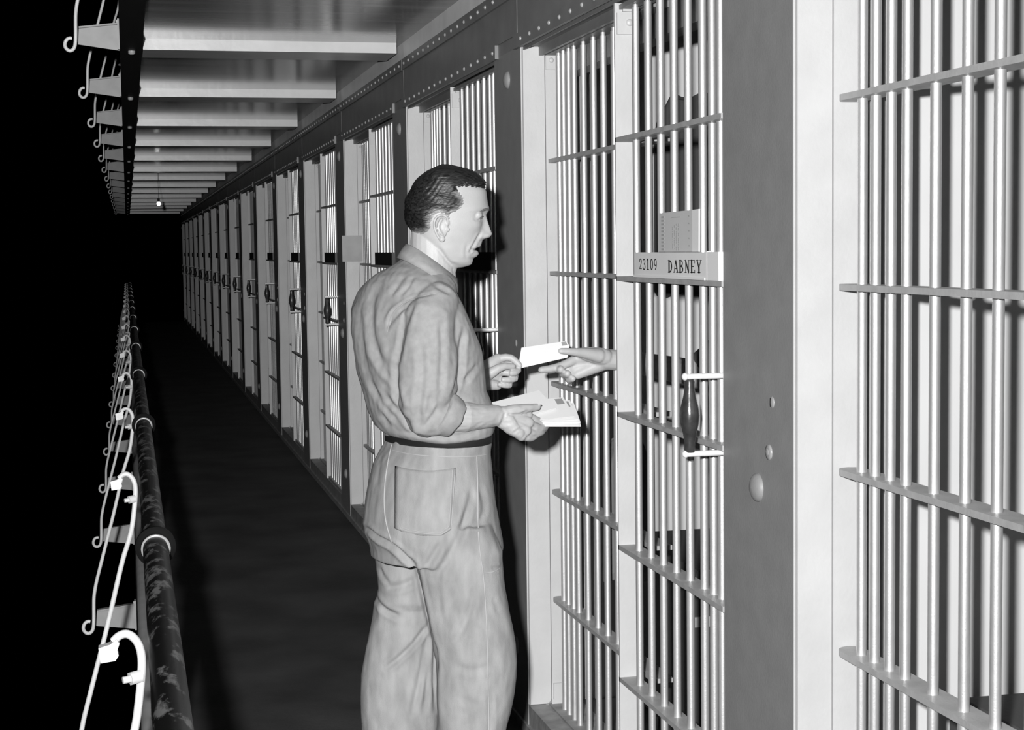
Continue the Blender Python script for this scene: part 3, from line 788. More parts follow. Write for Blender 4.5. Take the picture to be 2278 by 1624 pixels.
FACE_CR = [([(0.140, 1.6400), (0.130, 1.6260), (0.119, 1.6060), (0.108, 1.5900)], 0.0022, 0.0030),
           ([(0.079, 1.5600), (0.0575, 1.5660), (0.046, 1.5850), (0.032, 1.6050)], 0.0014, 0.004),
           ([(0.128, 1.5985), (0.117, 1.5965), (0.1105, 1.592)], 0.0022, 0.0022),
           ([(0.104, 1.610), (0.100, 1.590), (0.102, 1.575)], 0.0010, 0.004),
           ([(0.1365, 1.6700), (0.128, 1.6680), (0.121, 1.6710)], 0.0014, 0.0022),
           ([(0.122, 1.686), (0.112, 1.689)], 0.0007, 0.002)]

# ================= the man on the gallery
man = man_root('person', (-0.53, 4.0, 0.0))
tag(man, 'man in pale work shirt and denim trousers handing an envelope to the cell', 'person')
bd = MB(); add_head(bd)
TS = [(1.00, -0.12, 0.12, 0.13), (1.10, -0.10, 0.12, 0.13), (1.21, -0.11, 0.11, 0.14), (1.30, -0.13, 0.10, 0.15), (1.40, -0.14, 0.09, 0.16), (1.45, -0.14, 0.07, 0.155), (1.49, -0.11, 0.055, 0.125), (1.52, -0.08, 0.05, 0.08)]
bd.rings([body_ring(z, a, c, d) for z, a, c, d in TS])
# arms
caps(bd, [(0.03, -0.13, 1.44), (0.008, -0.165, 1.33), (0.004, -0.176, 1.215)], [0.042, 0.040, 0.034], 20)
caps(bd, [(0.006, -0.178, 1.208), (0.045, -0.174, 1.202), (0.090, -0.160, 1.199), (0.130, -0.133, 1.196), (0.168, -0.105, 1.195)], [0.033, 0.0365, 0.036, 0.030, 0.0255], 22)
caps(bd, [(-0.10, 0.15, 1.44), (-0.04, 0.25, 1.33), (0.01, 0.30, 1.23)], [0.045, 0.042, 0.038], 18)
caps(bd, [(0.01, 0.30, 1.23), (0.06, 0.345, 1.243), (0.12, 0.385, 1.252)], [0.038, 0.035, 0.027], 18)
# legs
caps(bd, [(0.05, -0.08, 0.98), (0.10, -0.09, 0.55), (0.09, -0.09, 0.10)], [0.075, 0.055, 0.035], 18)
caps(bd, [(-0.05, 0.08, 0.98), (-0.08, 0.09, 0.55), (-0.09, 0.09, 0.10)], [0.075, 0.055, 0.035], 18)
bd.rings([body_ring(z, a, c, d) for z, a, c, d in [(0.86, -0.12, 0.13, 0.14), (0.95, -0.13, 0.14, 0.155), (1.04, -0.12, 0.13, 0.14)]])
# right hand: thumb on top of the letters, fingers under them
WR = (0.168, -0.1050, 1.195)
KR = [(0.243, -0.0610, 1.191), (0.245, -0.0730, 1.173), (0.239, -0.0810, 1.156), (0.229, -0.0870, 1.142)]
for kn, r_ in zip(KR, (0.0150, 0.0158, 0.0150, 0.0130)):
    mid = [(a + b_) / 2 for a, b_ in zip(WR, kn)]
    chain(bd, [WR, mid, kn], [0.0200, 0.0190, r_])
chain(bd, [(0.185, -0.1050, 1.200), (0.205, -0.1000, 1.165), (0.222, -0.0930, 1.150)], [0.018, 0.018, 0.015])
chain(bd, [KR[0], (0.272, -0.0370, 1.172), (0.288, -0.0130, 1.168), (0.298, 0.0070, 1.172)], [0.0108, 0.0100, 0.0092, 0.0082])
chain(bd, [KR[1], (0.272, -0.0490, 1.156), (0.288, -0.0210, 1.153), (0.297, 0.0030, 1.159)], [0.0112, 0.0102, 0.0094, 0.0084])
chain(bd, [KR[2], (0.262, -0.0590, 1.144), (0.280, -0.0330, 1.143), (0.290, -0.0070, 1.150)], [0.0108, 0.0098, 0.0090, 0.0080])
chain(bd, [KR[3], (0.248, -0.0710, 1.134), (0.262, -0.0510, 1.134), (0.272, -0.0290, 1.141)], [0.0095, 0.0086, 0.0080, 0.0072])
chain(bd, [(0.180, -0.1050, 1.200), (0.210, -0.0990, 1.206), (0.243, -0.0810, 1.210), (0.270, -0.0590, 1.2095)], [0.0165, 0.0148, 0.0110, 0.0088])
# left hand: palm to the viewer, pinching the envelope
WL = (0.128, 0.388, 1.252)
KL = [(0.192, 0.410, 1.298), (0.200, 0.424, 1.283), (0.196, 0.424, 1.262), (0.186, 0.418, 1.241)]
for kn, r_ in zip(KL, (0.0150, 0.0160, 0.0155, 0.0150)):
    mid = [(a + b_) / 2 for a, b_ in zip(WL, kn)]
    chain(bd, [WL, mid, kn], [0.0240, 0.0205, r_])
chain(bd, [(0.135, 0.385, 1.240), (0.165, 0.392, 1.230), (0.190, 0.400, 1.226)], [0.019, 0.017, 0.013])
chain(bd, [KL[0], (0.224, 0.406, 1.3040), (0.241, 0.404, 1.292), (0.252, 0.402, 1.2795)], [0.0118, 0.0105, 0.0094, 0.0080])
chain(bd, [KL[1], (0.238, 0.426, 1.282), (0.250, 0.408, 1.268), (0.240, 0.390, 1.261), (0.229, 0.384, 1.260)], [0.0110, 0.0105, 0.0098, 0.0092, 0.0082])
chain(bd, [KL[2], (0.232, 0.424, 1.257), (0.244, 0.406, 1.245), (0.226, 0.388, 1.242), (0.206, 0.382, 1.243)], [0.0108, 0.0100, 0.0094, 0.0090, 0.0078])
chain(bd, [KL[3], (0.218, 0.416, 1.236), (0.228, 0.402, 1.226), (0.212, 0.388, 1.226), (0.196, 0.383, 1.230)], [0.0096, 0.0090, 0.0084, 0.0080, 0.0070])
chain(bd, [(0.140, 0.380, 1.245), (0.172, 0.372, 1.262), (0.202, 0.374, 1.281), (0.232, 0.388, 1.2785)], [0.0190, 0.0150, 0.0108, 0.0085])
body = solid(bd, 'body', M_skin, man, 0.0021, 2)
v, nn = get_vn(body.data)
hd_ = (v[:, 2] > 1.53); dsp = np.zeros(len(v)); dsp[hd_] = creases(v[hd_], nn[hd_], FACE_CR)
arm = (v[:, 1] < -0.0) & (v[:, 0] > 0.03) & (v[:, 2] < 1.26) & (v[:, 2] > 1.1)
if arm.any():
    dsp[arm] += 0.0012 * nz(v[arm], 50, 50, 110)
    dsp[arm] += creases(v[arm], nn[arm], [([(0.176, 1.165), (0.182, 1.190), (0.190, 1.205)], 0.0012, 0.003), ([(0.205, 1.150), (0.225, 1.165), (0.240, 1.160)], 0.0012, 0.003), ([(0.19, 1.20), (0.22, 1.195), (0.245, 1.203)], 0.002, 0.003), ([(0.06, 1.215), (0.11, 1.208), (0.16, 1.207)], 0.001, 0.004)])
set_v(body.data, v + nn * dsp[:, None])
head_children(man, body)
# finger nails on the visible thumb and fingertips
nl = MB(); nl.sphere((0.2745, -0.0625, 1.2150), 0.0062, 0.0048, 0.0028, 12, 6); nl.build('thumbnail', M_nail, man)

# shirt
SH = [(1.136, -0.108, 0.153, 0.155), (1.140, -0.120, 0.158, 0.166), (1.152, -0.130, 0.160, 0.170), (1.180, -0.139, 0.161, 0.172), (1.210, -0.147, 0.158, 0.175), (1.25, -0.156, 0.140, 0.178), (1.30, -0.169, 0.137, 0.185), (1.35, -0.176, 0.131, 0.190), (1.40, -0.184, 0.113, 0.195),
      (1.45, -0.1835, 0.092, 0.192), (1.475, -0.175, 0.080, 0.184), (1.494, -0.167, 0.071, 0.172), (1.515, -0.150, 0.070, 0.150), (1.535, -0.126, 0.058, 0.118), (1.552, -0.098, 0.040, 0.086), (1.568, -0.068, 0.025, 0.060), (1.582, -0.050, 0.010, 0.044)]
shr = [body_ring(z, a, c, d) for z, a, c, d in SH]
for i in range(5):
    f_ = (1.0, 1.0, 0.9, 0.5, 0.2)[i]
    shr[i] = [(p[0], p[1], p[2] + f_ * (0.013 + 0.10 * p[1])) for p in shr[i]]
sh = MB(); sh.rings(shr)
caps(sh, [(0.030, -0.128, 1.470), (0.012, -0.152, 1.440), (0.006, -0.165, 1.385), (0.006, -0.174, 1.325), (0.003, -0.180, 1.275), (-0.008, -0.184, 1.230), (-0.004, -0.184, 1.200)], [0.052, 0.060, 0.0630, 0.0700, 0.0720, 0.0610, 0.0480], 28)
caps(sh, [(0.000, -0.184, 1.205), (0.022, -0.184, 1.205), (0.038, -0.180, 1.2055)], [0.046, 0.0475, 0.0455], 26)
# turned-up cuff
ax = Vector((0.80, 0.35, -0.50)).normalized(); cc = Vector((0.050, -0.178, 1.2045))
caps(sh, [(-0.090, 0.130, 1.460), (-0.060, 0.200, 1.380), (-0.010, 0.270, 1.280), (0.005, 0.295, 1.235)], [0.056, 0.066, 0.066, 0.050], 22)
caps(sh, [(0.005, 0.295, 1.232), (0.050, 0.335, 1.240)], [0.050, 0.047], 20)
shirt = solid(sh, 'shirt', M_shirt, man, 0.004, 4)
v, nn = get_vn(shirt.data)
SC = [([(-0.150, 1.540), (-0.110, 1.520), (-0.0833, 1.5062)], 0.0015, 0.003),
      ([(-0.1073, 1.5134), (-0.1284, 1.4861), (-0.1342, 1.4517), (-0.1333, 1.4102), (-0.127, 1.3755), (-0.1104, 1.3406), (-0.0902, 1.316), (-0.0698, 1.2983)], 0.0050, 0.010),
      ([(-0.0393, 1.4641), (-0.0671, 1.4507), (-0.0918, 1.4165)], 0.0045, 0.006),
      ([(-0.0921, 1.4027), (-0.0863, 1.4372), (-0.0669, 1.4611), (-0.032, 1.4848), (0.0268, 1.496)], 0.0020, 0.003),
      ([(-0.0252, 1.4778), (-0.0503, 1.4228), (-0.0581, 1.3745), (-0.0656, 1.3399)], 0.0045, 0.006),
      ([(0.0911, 1.4068), (0.0819, 1.3654), (0.083, 1.3271), (0.0719, 1.2821), (0.0611, 1.2544)], 0.0060, 0.006),
      ([(-0.160, 1.45), (-0.157, 1.38), (-0.146, 1.30), (-0.120, 1.24)], 0.0035, 0.008),
      ([(-0.1238, 1.3616), (-0.1108, 1.3198), (-0.0838, 1.2882)], 0.0040, 0.007),
      ([(-0.1052, 1.2503), (-0.0781, 1.2185), (-0.0405, 1.1864)], 0.0050, 0.007),
      ([(-0.1359, 1.2717), (-0.1023, 1.2189), (-0.0683, 1.1869)], 0.0035, 0.006),
      ([(-0.0163, 1.3912), (-0.0071, 1.3216), (-0.0189, 1.2349), (-0.0163, 1.1825)], 0.0040, 0.008),
      ([(0.0363, 1.4423), (0.0384, 1.3556), (0.0341, 1.3036), (0.030, 1.25)], 0.0035, 0.007),
      ([(0.0256, 1.2327), (0.0095, 1.205), (-0.0095, 1.1789)], 0.0030, 0.005),
      ([(0.0100, 1.26), (0.0, 1.21)], 0.003, 0.006),
      ([(0.1245, 1.3195), (0.1000, 1.2950), (0.0893, 1.2818)], 0.0040, 0.006),
      ([(-0.0483, 1.5401), (-0.066, 1.5128), (-0.0871, 1.489)], 0.0025, 0.005),
      ([(-0.030, 1.535), (-0.035, 1.515), (-0.06, 1.490)], 0.002, 0.004),
      ([(0.01, 1.5256), (0.0442, 1.5009), (0.0648, 1.4955)], 0.0028, 0.005),
      ([(-0.07, 1.34), (-0.075, 1.28), (-0.06, 1.22)], 0.006, 0.007),
      ([(-0.0689, 1.1621), (0.0247, 1.1534), (0.0942, 1.1521), (0.1501, 1.1721)], 0.0030, 0.005),
      ([(0.110, 1.22), (0.120, 1.19), (0.118, 1.16)], 0.003, 0.005), ([(-0.11, 1.20), (-0.09, 1.17)], 0.003, 0.006), ([(-0.05, 1.19), (-0.03, 1.16)], 0.003, 0.005)]
d_ = creases(v, nn, SC) + 0.0022 * nz(v, 22, 22, 9) + 0.0012 * nz(v, 60, 60, 28, 3.0) + 0.0004 * nz(v @ np.array([[0.8, 0, 0.6], [0, 1, 0], [-0.6, 0, 0.8]]), 28, 60, 90, 7.0)
set_v(shirt.data, v + nn * d_[:, None])
ca = Vector((0, 0, 1)); ca = (ca - ax * ca.dot(ax)).normalized(); cb_ = ax.cross(ca)
cfo = MB().rings([[cc + ax * h_ + (ca * math.cos(t) + cb_ * math.sin(t)) * r_ for t in np.linspace(0, 2 * math.pi, 40, endpoint=False)]
                  for h_, r_ in ((-0.026, 0.044), (-0.025, 0.0500), (-0.022, 0.0528), (-0.004, 0.0525), (0.014, 0.0490), (0.018, 0.0465), (0.016, 0.0430), (0.0, 0.0420))])
cfo.v = [(p[0] + 0.0012 * math.sin(p[2] * 160 + p[1] * 90), p[1], p[2] + 0.0010 * math.sin(p[0] * 210)) for p in cfo.v]
cfo.build('cuff', M_shirt, man)
# collar: a stand and a turned-down flap round the tilted neck
def collar(root, top, low, m_):
    # top/low: (front x, front z, back x, back z, half width y)
    def ring(t_, off=0.0):
        fx, fz, bx, bz, wy = t_; out = []
        for i in range(49):
            a = math.radians(14) + (2 * math.pi - math.radians(28)) * i / 48
            k = (1 + math.cos(a)) / 2
            cx, hx = (fx + bx) / 2, (fx - bx) / 2
            out.append((cx + (hx + off) * math.cos(a), (wy + off) * math.sin(a), bz + (fz - bz) * k ** 1.35 - 0.002 * math.sin(a) ** 2))
        return out
    a0, a1, a2, a3 = ring(top, -0.001), ring(top, 0.002), ring(low, 0.003), ring(low, -0.0005)
    mid = ring([(x + y) / 2 for x, y in zip(top, low)], 0.004); mi = ring([(x + y) / 2 for x, y in zip(top, low)], 0.0005)
    mb = MB(); n_ = 49; seq = [a0, a1, mid, a2, a3, mi]; vv = [p for r in seq for p in r]; f = []
    for j in range(6):
        q = (j + 1) % 6
        for i in range(n_ - 1): f.append((j * n_ + i, j * n_ + i + 1, q * n_ + i + 1, q * n_ + i))
    f += [tuple(j * n_ for j in range(6)), tuple(j * n_ + n_ - 1 for j in range(6))[::-1]]
    mb.add(vv, f, True); return mb.build('collar', m_, root)
collar(man, (0.0790, 1.5260, -0.0450, 1.6130, 0.0640), (0.0800, 1.4900, -0.0670, 1.5800, 0.1020), M_shirt)

# belt, trousers
belt = MB().rings([body_ring(z, -0.1035 + e, 0.1540 - e, 0.156 - e * 0.6) for z, e in ((1.120, 0.010), (1.122, 0.003), (1.124, 0.0), (1.158, 0.0), (1.160, 0.003), (1.161, 0.010))])
belt.build('belt', M_belt, man)
PT = [(0.835, -0.142, 0.176, 0.165), (0.86, -0.146, 0.178, 0.176), (0.88, -0.153, 0.176, 0.180), (0.906, -0.1605, 0.170, 0.182), (0.94, -0.159, 0.164, 0.180), (0.966, -0.1555, 0.160, 0.177), (1.00, -0.149, 0.157, 0.172), (1.034, -0.142, 0.1545, 0.166), (1.07, -0.132, 0.152, 0.160), (1.10, -0.116, 0.150, 0.155), (1.122, -0.103, 0.1525, 0.154), (1.131, -0.1015, 0.1525, 0.154)]
ptr = [body_ring(z, a, c, d) for z, a, c, d in PT]
ptr[-1] = [(p[0], p[1], p[2] - 0.075 * p[1]) for p in ptr[-1]]
pt = MB(); pt.rings(ptr)
def leg_rings(rows, cy, dy):
    rs = []
    for z, a, c in rows:
        cx, hx = (a + c) / 2, (c - a) / 2
        rs.append([(cx + hx * math.copysign(abs(math.cos(t)) ** 0.9, math.cos(t)), cy(z) + dy(z) * math.copysign(abs(math.sin(t)) ** 0.9, math.sin(t)), z) for t in np.linspace(0, 2 * math.pi, 40, endpoint=False)])
    return rs
RL = [(0.93, 0.010, 0.150), (0.86, -0.030, 0.178), (0.82, -0.036, 0.179), (0.77, -0.024, 0.184), (0.7264, -0.015, 0.1919), (0.68, -0.006, 0.201), (0.632, 0.002, 0.2088), (0.59, 0.009, 0.2105), (0.55, 0.010, 0.2085), (0.491, 0.010, 0.1979), (0.44, 0.010, 0.186), (0.388, 0.010, 0.1735), (0.30, 0.012, 0.168), (0.15, 0.015, 0.168), (0.05, 0.018, 0.172)]
LL = [(0.93, -0.140, 0.040), (0.89, -0.1449, 0.05), (0.85, -0.1420, 0.05), (0.808, -0.1386, 0.05), (0.76, -0.1330, 0.05), (0.734, -0.1310, 0.045), (0.712, -0.1400, 0.042), (0.692, -0.1453, 0.04), (0.66, -0.1490, 0.04), (0.632, -0.1554, 0.04), (0.557, -0.1725, 0.04), (0.511, -0.1813, 0.036), (0.45, -0.1835, 0.030), (0.397, -0.1835, 0.018), (0.28, -0.180, 0.005), (0.15, -0.176, -0.01), (0.05, -0.174, -0.02)]
pt.rings(leg_rings(RL, lambda z: -0.088 - 0.012 * (z < 0.7), lambda z: 0.086))
pt.rings(leg_rings(LL, lambda z: 0.085 + 0.012 * (z < 0.7), lambda z: 0.084))
trs = solid(pt, 'trousers', M_denim, man, 0.0042, 4)
v, nn = get_vn(trs.data)
PC = [([(-0.165, 0.905), (-0.1521, 0.9121), (-0.1236, 0.8980), (-0.0883, 0.8875), (-0.0621, 0.8639), (-0.038, 0.8422)], 0.0085, 0.006),
      ([(-0.045, 0.855), (-0.038, 0.8422), (-0.0277, 0.7932), (-0.0150, 0.72), (-0.0031, 0.6612), (0.0119, 0.62), (0.006, 0.529), (0.0089, 0.4283)], 0.0075, 0.0065),
      ([(0.0276, 0.9003), (0.008, 0.865), (-0.0091, 0.8379)], 0.0045, 0.007),
      ([(0.0957, 0.9888), (0.0862, 0.9441), (0.0494, 0.8727), (0.0128, 0.8104)], 0.0040, 0.008),
      ([(-0.0031, 0.6612), (-0.0442, 0.6077), (-0.0800, 0.575), (-0.1168, 0.5458)], 0.0055, 0.006),
      ([(-0.0368, 0.7798), (-0.0594, 0.7623), (-0.1131, 0.75)], 0.0045, 0.008),
      ([(-0.1404, 0.7189), (-0.1185, 0.6958), (-0.0743, 0.6766)], 0.0055, 0.007),
      ([(-0.145, 0.735), (-0.1385, 0.70), (-0.142, 0.66)], 0.003, 0.007),
      ([(0.1016, 0.7767), (0.0918, 0.718), (0.055, 0.6553)], 0.0035, 0.008),
      ([(-0.0517, 0.43), (-0.0350, 0.50), (-0.0179, 0.5752), (-0.0034, 0.6431)], 0.0045, 0.007),
      ([(-0.020, 0.43), (-0.010, 0.53), (-0.003, 0.60)], 0.0035, 0.006),
      ([(0.1385, 0.5347), (0.1423, 0.4797), (0.1393, 0.4248)], 0.0035, 0.006),
      ([(0.120, 1.03), (0.135, 0.99), (0.133, 0.955), (0.12, 0.94)], 0.0028, 0.006),
      ([(0.105, 1.02), (0.095, 0.97), (0.07, 0.92)], 0.0030, 0.007),
      ([(0.02, 0.83), (0.018, 0.76), (0.03, 0.69)], 0.003, 0.009),
      ([(0.06, 0.60), (0.10, 0.585), (0.14, 0.60)], 0.002, 0.008), ([(0.07, 0.52), (0.11, 0.50)], 0.002, 0.008),
      ([(-0.118, 1.08), (-0.128, 1.02)], 0.002, 0.006), ([(-0.129, 0.80), (-0.117, 0.775), (-0.100, 0.765)], 0.003, 0.006),
      ([(0.150, 0.83), (0.172, 0.825)], 0.003, 0.004), ([(0.153, 0.76), (0.165, 0.72)], 0.0025, 0.006)]
d_ = creases(v, nn, PC) + 0.0024 * nz(v, 16, 16, 7, 8.0) + 0.0012 * nz(v, 50, 50, 26, 2.0)
set_v(trs.data, v + nn * d_[:, None])

def bvh_of(o):
    return BVHTree.FromPolygons([tuple(p.co) for p in o.data.vertices], [tuple(p.vertices) for p in o.data.polygons])
bt = bvh_of(trs); bs = bvh_of(shirt)
def hit(bv, x, z):
    h = bv.ray_cast(Vector((x, -1.0, z)), Vector((0, 1, 0)))
    return (h[0], h[1]) if h[0] is not None else (Vector((x, -0.1, z)), Vector((0, -1, 0)))
def seam(bv, line, r, name, parent, m_=M_stitch, lift=0.0008, step=0.006):
    ln = spl(line); pts = []
    for a, c in zip(ln[:-1], ln[1:]):
        k = max(1, int(math.dist(a, c) / step))
        for i in range(k):
            t = i / k; h, n_ = hit(bv, a[0] + (c[0] - a[0]) * t, a[1] + (c[1] - a[1]) * t)
            if n_.y > 0: n_ = -n_
            pts.append(h + n_ * lift)
    h, n_ = hit(bv, *ln[-1]); pts.append(h)
    q = [pts[0]]
    for i in range(1, len(pts) - 1): q.append((pts[i - 1] + pts[i] * 2 + pts[i + 1]) / 4)
    q.append(pts[-1])
    return MB().tube(q, r, 6).build(name, m_, parent)
# hip pocket patch with doubled stitching
pk = MB(); rows = []
top = [(-0.0800, 1.0730), (0.0680, 1.0760)]
for i in range(17):
    t = i / 16
    zl = 1.0760 + (0.9300 - 1.0760) * t
    xl = -0.0800 - 0.003 * t; xr = 0.0670 + (0.0530 - 0.0670) * t
    rows.append((zl, xl, xr))
for zt, xl, xr in ((0.924, -0.066, 0.043), (0.917, -0.020, 0.030)): rows.append((zt, xl, xr))
ou, inn = [], []
for z, xl, xr in rows:
    for j in range(15):
        x = xl + (xr - xl) * j / 14; zz = z - 0.006 * math.sin(math.pi * j / 14) * (z > 1.0)
        h, n_ = hit(bt, x, zz)
        if n_.y > 0: n_ = -n_
        ou.append(h + n_ * (0.0026 if 0 < j < 14 else 0.0010)); inn.append(h - n_ * 0.003)
nr = len(rows); f = []
def gid(i, j, o): return o * nr * 15 + i * 15 + j
for i in range(nr - 1):
    for j in range(14):
        f.append((gid(i, j, 0), gid(i, j + 1, 0), gid(i + 1, j + 1, 0), gid(i + 1, j, 0))); f.append((gid(i, j, 1), gid(i + 1, j, 1), gid(i + 1, j + 1, 1), gid(i, j + 1, 1)))
for i in range(nr - 1):
    for j in (0, 14): f.append((gid(i, j, 0), gid(i + 1, j, 0), gid(i + 1, j, 1), gid(i, j, 1)))
for j in range(14):
    for i in (0, nr - 1): f.append((gid(i, j, 0), gid(i, j + 1, 0), gid(i, j + 1, 1), gid(i, j, 1)))
pk.add(ou + inn, f, True); pko = pk.build('hip_pocket', M_denim, man)
bp_ = bvh_of(pko)
st = [(0.0645, 1.0735), (0.0595, 1.01), (0.0530, 0.9350), (0.0290, 0.9200), (-0.0200, 0.9230), (-0.0620, 0.9280), (-0.0780, 0.936)]
def seam2(line, r, name, parent):
    pts = []
    for a, c in zip(line[:-1], line[1:]):
        k = max(1, int(math.dist(a, c) / 0.006))
        for i in range(k):
            t = i / k; x, z = a[0] + (c[0] - a[0]) * t, a[1] + (c[1] - a[1]) * t
            h = bp_.ray_cast(Vector((x, -1, z)), Vector((0, 1, 0)))[0]
            if h is not None: pts.append(h + Vector((0, -0.0003, 0)))
    return MB().tube(pts, r, 6).build(name, M_stitch, parent)
seam2(st, 0.0011, 'stitching', pko)
seam2([(x * 0.93 - 0.001, z + 0.004) for x, z in st], 0.0009, 'stitching', pko)
seam(bt, [(-0.0886, 1.1201), (-0.0982, 1.0823), (-0.1082, 1.0154), (-0.1072, 0.9481), (-0.0883, 0.8892)], 0.0016, 'centre_seam', man)
seam(bt, [(-0.0864, 1.1090), (-0.053, 1.1060), (0.0089, 1.1040), (0.0621, 1.1010), (0.142, 1.0980)], 0.0013, 'waistband_seam', man)
seam(bt, [(0.1180, 1.098), (0.119, 1.00), (0.1170, 0.92), (0.1220, 0.86), (0.129, 0.8168), (0.1342, 0.7079), (0.1352, 0.6169), (0.136, 0.5119), (0.136, 0.40)], 0.0016, 'side_seam', man)
seam(bt, [(0.131, 0.8210), (0.150, 0.8200), (0.170, 0.8240)], 0.0014, 'knee_patch_seam', man)
seam(bs, [(-0.0921, 1.4027), (-0.0863, 1.4372), (-0.0669, 1.4611), (-0.032, 1.4848), (0.0268, 1.496)], 0.0011, 'armhole_seam', man, M_shirt, 0.0)
for s, (x, y) in ((-1, (0.095, -0.10)), (1, (-0.09, 0.10))):
    so = MB(); rs = []
    for u_, w_, h_ in ((-0.09, 0.030, 0.07), (-0.06, 0.040, 0.10), (0.0, 0.042, 0.10), (0.06, 0.048, 0.065), (0.12, 0.047, 0.05), (0.165, 0.034, 0.035), (0.18, 0.012, 0.02)):
        rs.append([(x + HX * u_ + LX * w_ * math.cos(t), y + HY * u_ + LY * w_ * math.cos(t), 0.002 + h_ / 2 + h_ / 2 * math.sin(t)) for t in np.linspace(0, 2 * math.pi, 20, endpoint=False)])
    so.rings(rs).build('shoe', M_shoe, man)

# ---- letters in his right hand (each a thing) and the envelope being handed over
def loc2w(p):
    c, s = math.cos(TH0), math.sin(TH0)
    return Vector((-0.53 + p[0] * c + p[1] * s, 4.0 - p[0] * s + p[1] * c, p[2]))
def env_mesh(name, Lx, Ly, m_, stamp=True, thick=0.0016):
    o = MB(); o.box(-Lx / 2, Lx / 2, -Ly / 2, Ly / 2, -thick / 2, thick / 2); e = o.build(name, m_)
    if stamp: MB().box(Lx / 2 - 0.026, Lx / 2 - 0.006, Ly / 2 - 0.028, Ly / 2 - 0.005, thick / 2, thick / 2 + 0.0003).build('stamp', M_stamp, e)
    return e
def orient(o, centre, e1, e2, twist=0.0):
    e1, e2 = Vector(e1).normalized(), Vector(e2).normalized()
    nrm = e1.cross(e2).normalized(); e2 = nrm.cross(e1)
    R_ = Matrix((e1, e2, nrm)).transposed().to_4x4()
    rz = Matrix.Rotation(-TH0, 4, 'Z')
    o.matrix_world = Matrix.Translation(loc2w(centre)) @ rz @ R_ @ Matrix.Rotation(twist, 4, 'Z')
up_n = Vector((1, 0.12, -0.05)).cross(Vector((-0.08, 0.80, 0.48))).normalized()
words = ['bottom letter of the stack in the man\'s lower hand', 'second letter from the bottom of the held stack', 'middle letter of the stack in the man\'s lower hand', 'fourth letter from the bottom of the held stack', 'stamped letter lying just under the man\'s thumb', 'loose top letter slanting left out of the held stack']
cs = [(0.306, 0.058, 1.1795, 0.03), (0.303, 0.058, 1.1840, -0.03), (0.304, 0.058, 1.1880, 0.05), (0.298, 0.056, 1.1925, 0.12), (0.286, 0.052, 1.1975, 0.20), (0.236, 0.048, 1.2080, 0.42)]
for i, (x, y, z, tw) in enumerate(cs):
    e = env_mesh('letter', 0.142 if i < 5 else 0.150, 0.082, M_paper, i != 5, 0.0026 if i < 3 else 0.0016)
    tag(e, words[i], 'letter', 'letters in the held stack')
    orient(e, (x, y - 0.055, z), (1, 0.12, -0.05), (-0.08, 0.80, 0.48), tw)
env = MB()
cr_ = [(0.2470, 0.402, 1.2705), (0.2585, 0.425, 1.3265), (0.3860, 0.478, 1.3400), (0.3945, 0.475, 1.3270), (0.3880, 0.462, 1.2950)]
nrm = (Vector(cr_[2]) - Vector(cr_[0])).cross(Vector(cr_[1]) - Vector(cr_[0])).normalized()
W = [loc2w(Vector(p) + nrm * 0.0008) for p in cr_] + [loc2w(Vector(p) - nrm * 0.0008) for p in cr_]
O_ = W[0].copy()
env.add([tuple(p - O_) for p in W], [(0, 1, 2, 3, 4), (9, 8, 7, 6, 5)] + [(i, (i + 1) % 5, 5 + (i + 1) % 5, 5 + i) for i in range(5)])
eo = env.build('envelope', M_paper, None, tuple(O_)); tag(eo, 'white stamped envelope passing between the man and the hand in the bars', 'letter')
sa = [Vector(p) for p in ((0.372, 0.4735, 1.3375), (0.3855, 0.4770, 1.3385), (0.3895, 0.4755, 1.3290), (0.374, 0.4700, 1.3275))]
sn = Vector((0, -1, 0.1)).normalized()
S_ = [loc2w(p + sn * 0.0035) - O_ for p in sa] + [loc2w(p + sn * 0.0005) - O_ for p in sa]
MB().add([tuple(p) for p in S_], [(0, 1, 2, 3), (7, 6, 5, 4)] + [(i, (i + 1) % 4, 4 + (i + 1) % 4, 4 + i) for i in range(4)]).build('stamp', M_stamp, eo)

# ================= the man inside the cell, only his hand shows
con = man_root('person', (-0.53, 4.0, 0.0))
tag(con, 'person inside the cell whose hand reaches through the bars to take the envelope', 'person')
def W2L(X, Y, Z):
    dx, dy = X + 0.53, Y - 4.0; c, s = math.cos(TH0), math.sin(TH0)
    return (dx * c - dy * s, dx * s + dy * c, Z)
YO = 0.045
def Q(x, y, z): return (x, y + YO, z)
cb = MB()
WP = Q(0.512, 0.486, 1.2840)
chain(cb, [Q(0.500, 0.484, 1.2835), W2L(0.105, 4.432, 1.280), W2L(0.20, 4.435, 1.262), W2L(0.33, 4.44, 1.235)], [0.0300, 0.0290, 0.034, 0.040])
KP = [Q(0.420, 0.486, 1.288), Q(0.414, 0.494, 1.272), Q(0.414, 0.492, 1.256), Q(0.420, 0.486, 1.242)]
for kn, r_ in zip(KP, (0.0150, 0.0155, 0.0150, 0.0140)):
    mid = [(a + b_) / 2 for a, b_ in zip(WP, kn)]
    chain(cb, [WP, mid, kn], [0.0260, 0.0210, r_])
chain(cb, [Q(0.495, 0.470, 1.292), Q(0.455, 0.462, 1.300), Q(0.432, 0.462, 1.304)], [0.025, 0.0225, 0.016])
chain(cb, [Q(0.480, 0.455, 1.296), Q(0.438, 0.432, 1.306), Q(0.400, 0.412, 1.3115), Q(0.369, 0.402, 1.3145)], [0.0205, 0.0148, 0.0110, 0.0085])
chain(cb, [KP[0], Q(0.385, 0.474, 1.271), Q(0.350, 0.462, 1.2620), Q(0.318, 0.455, 1.2590)], [0.0135, 0.0122, 0.0112, 0.0098])
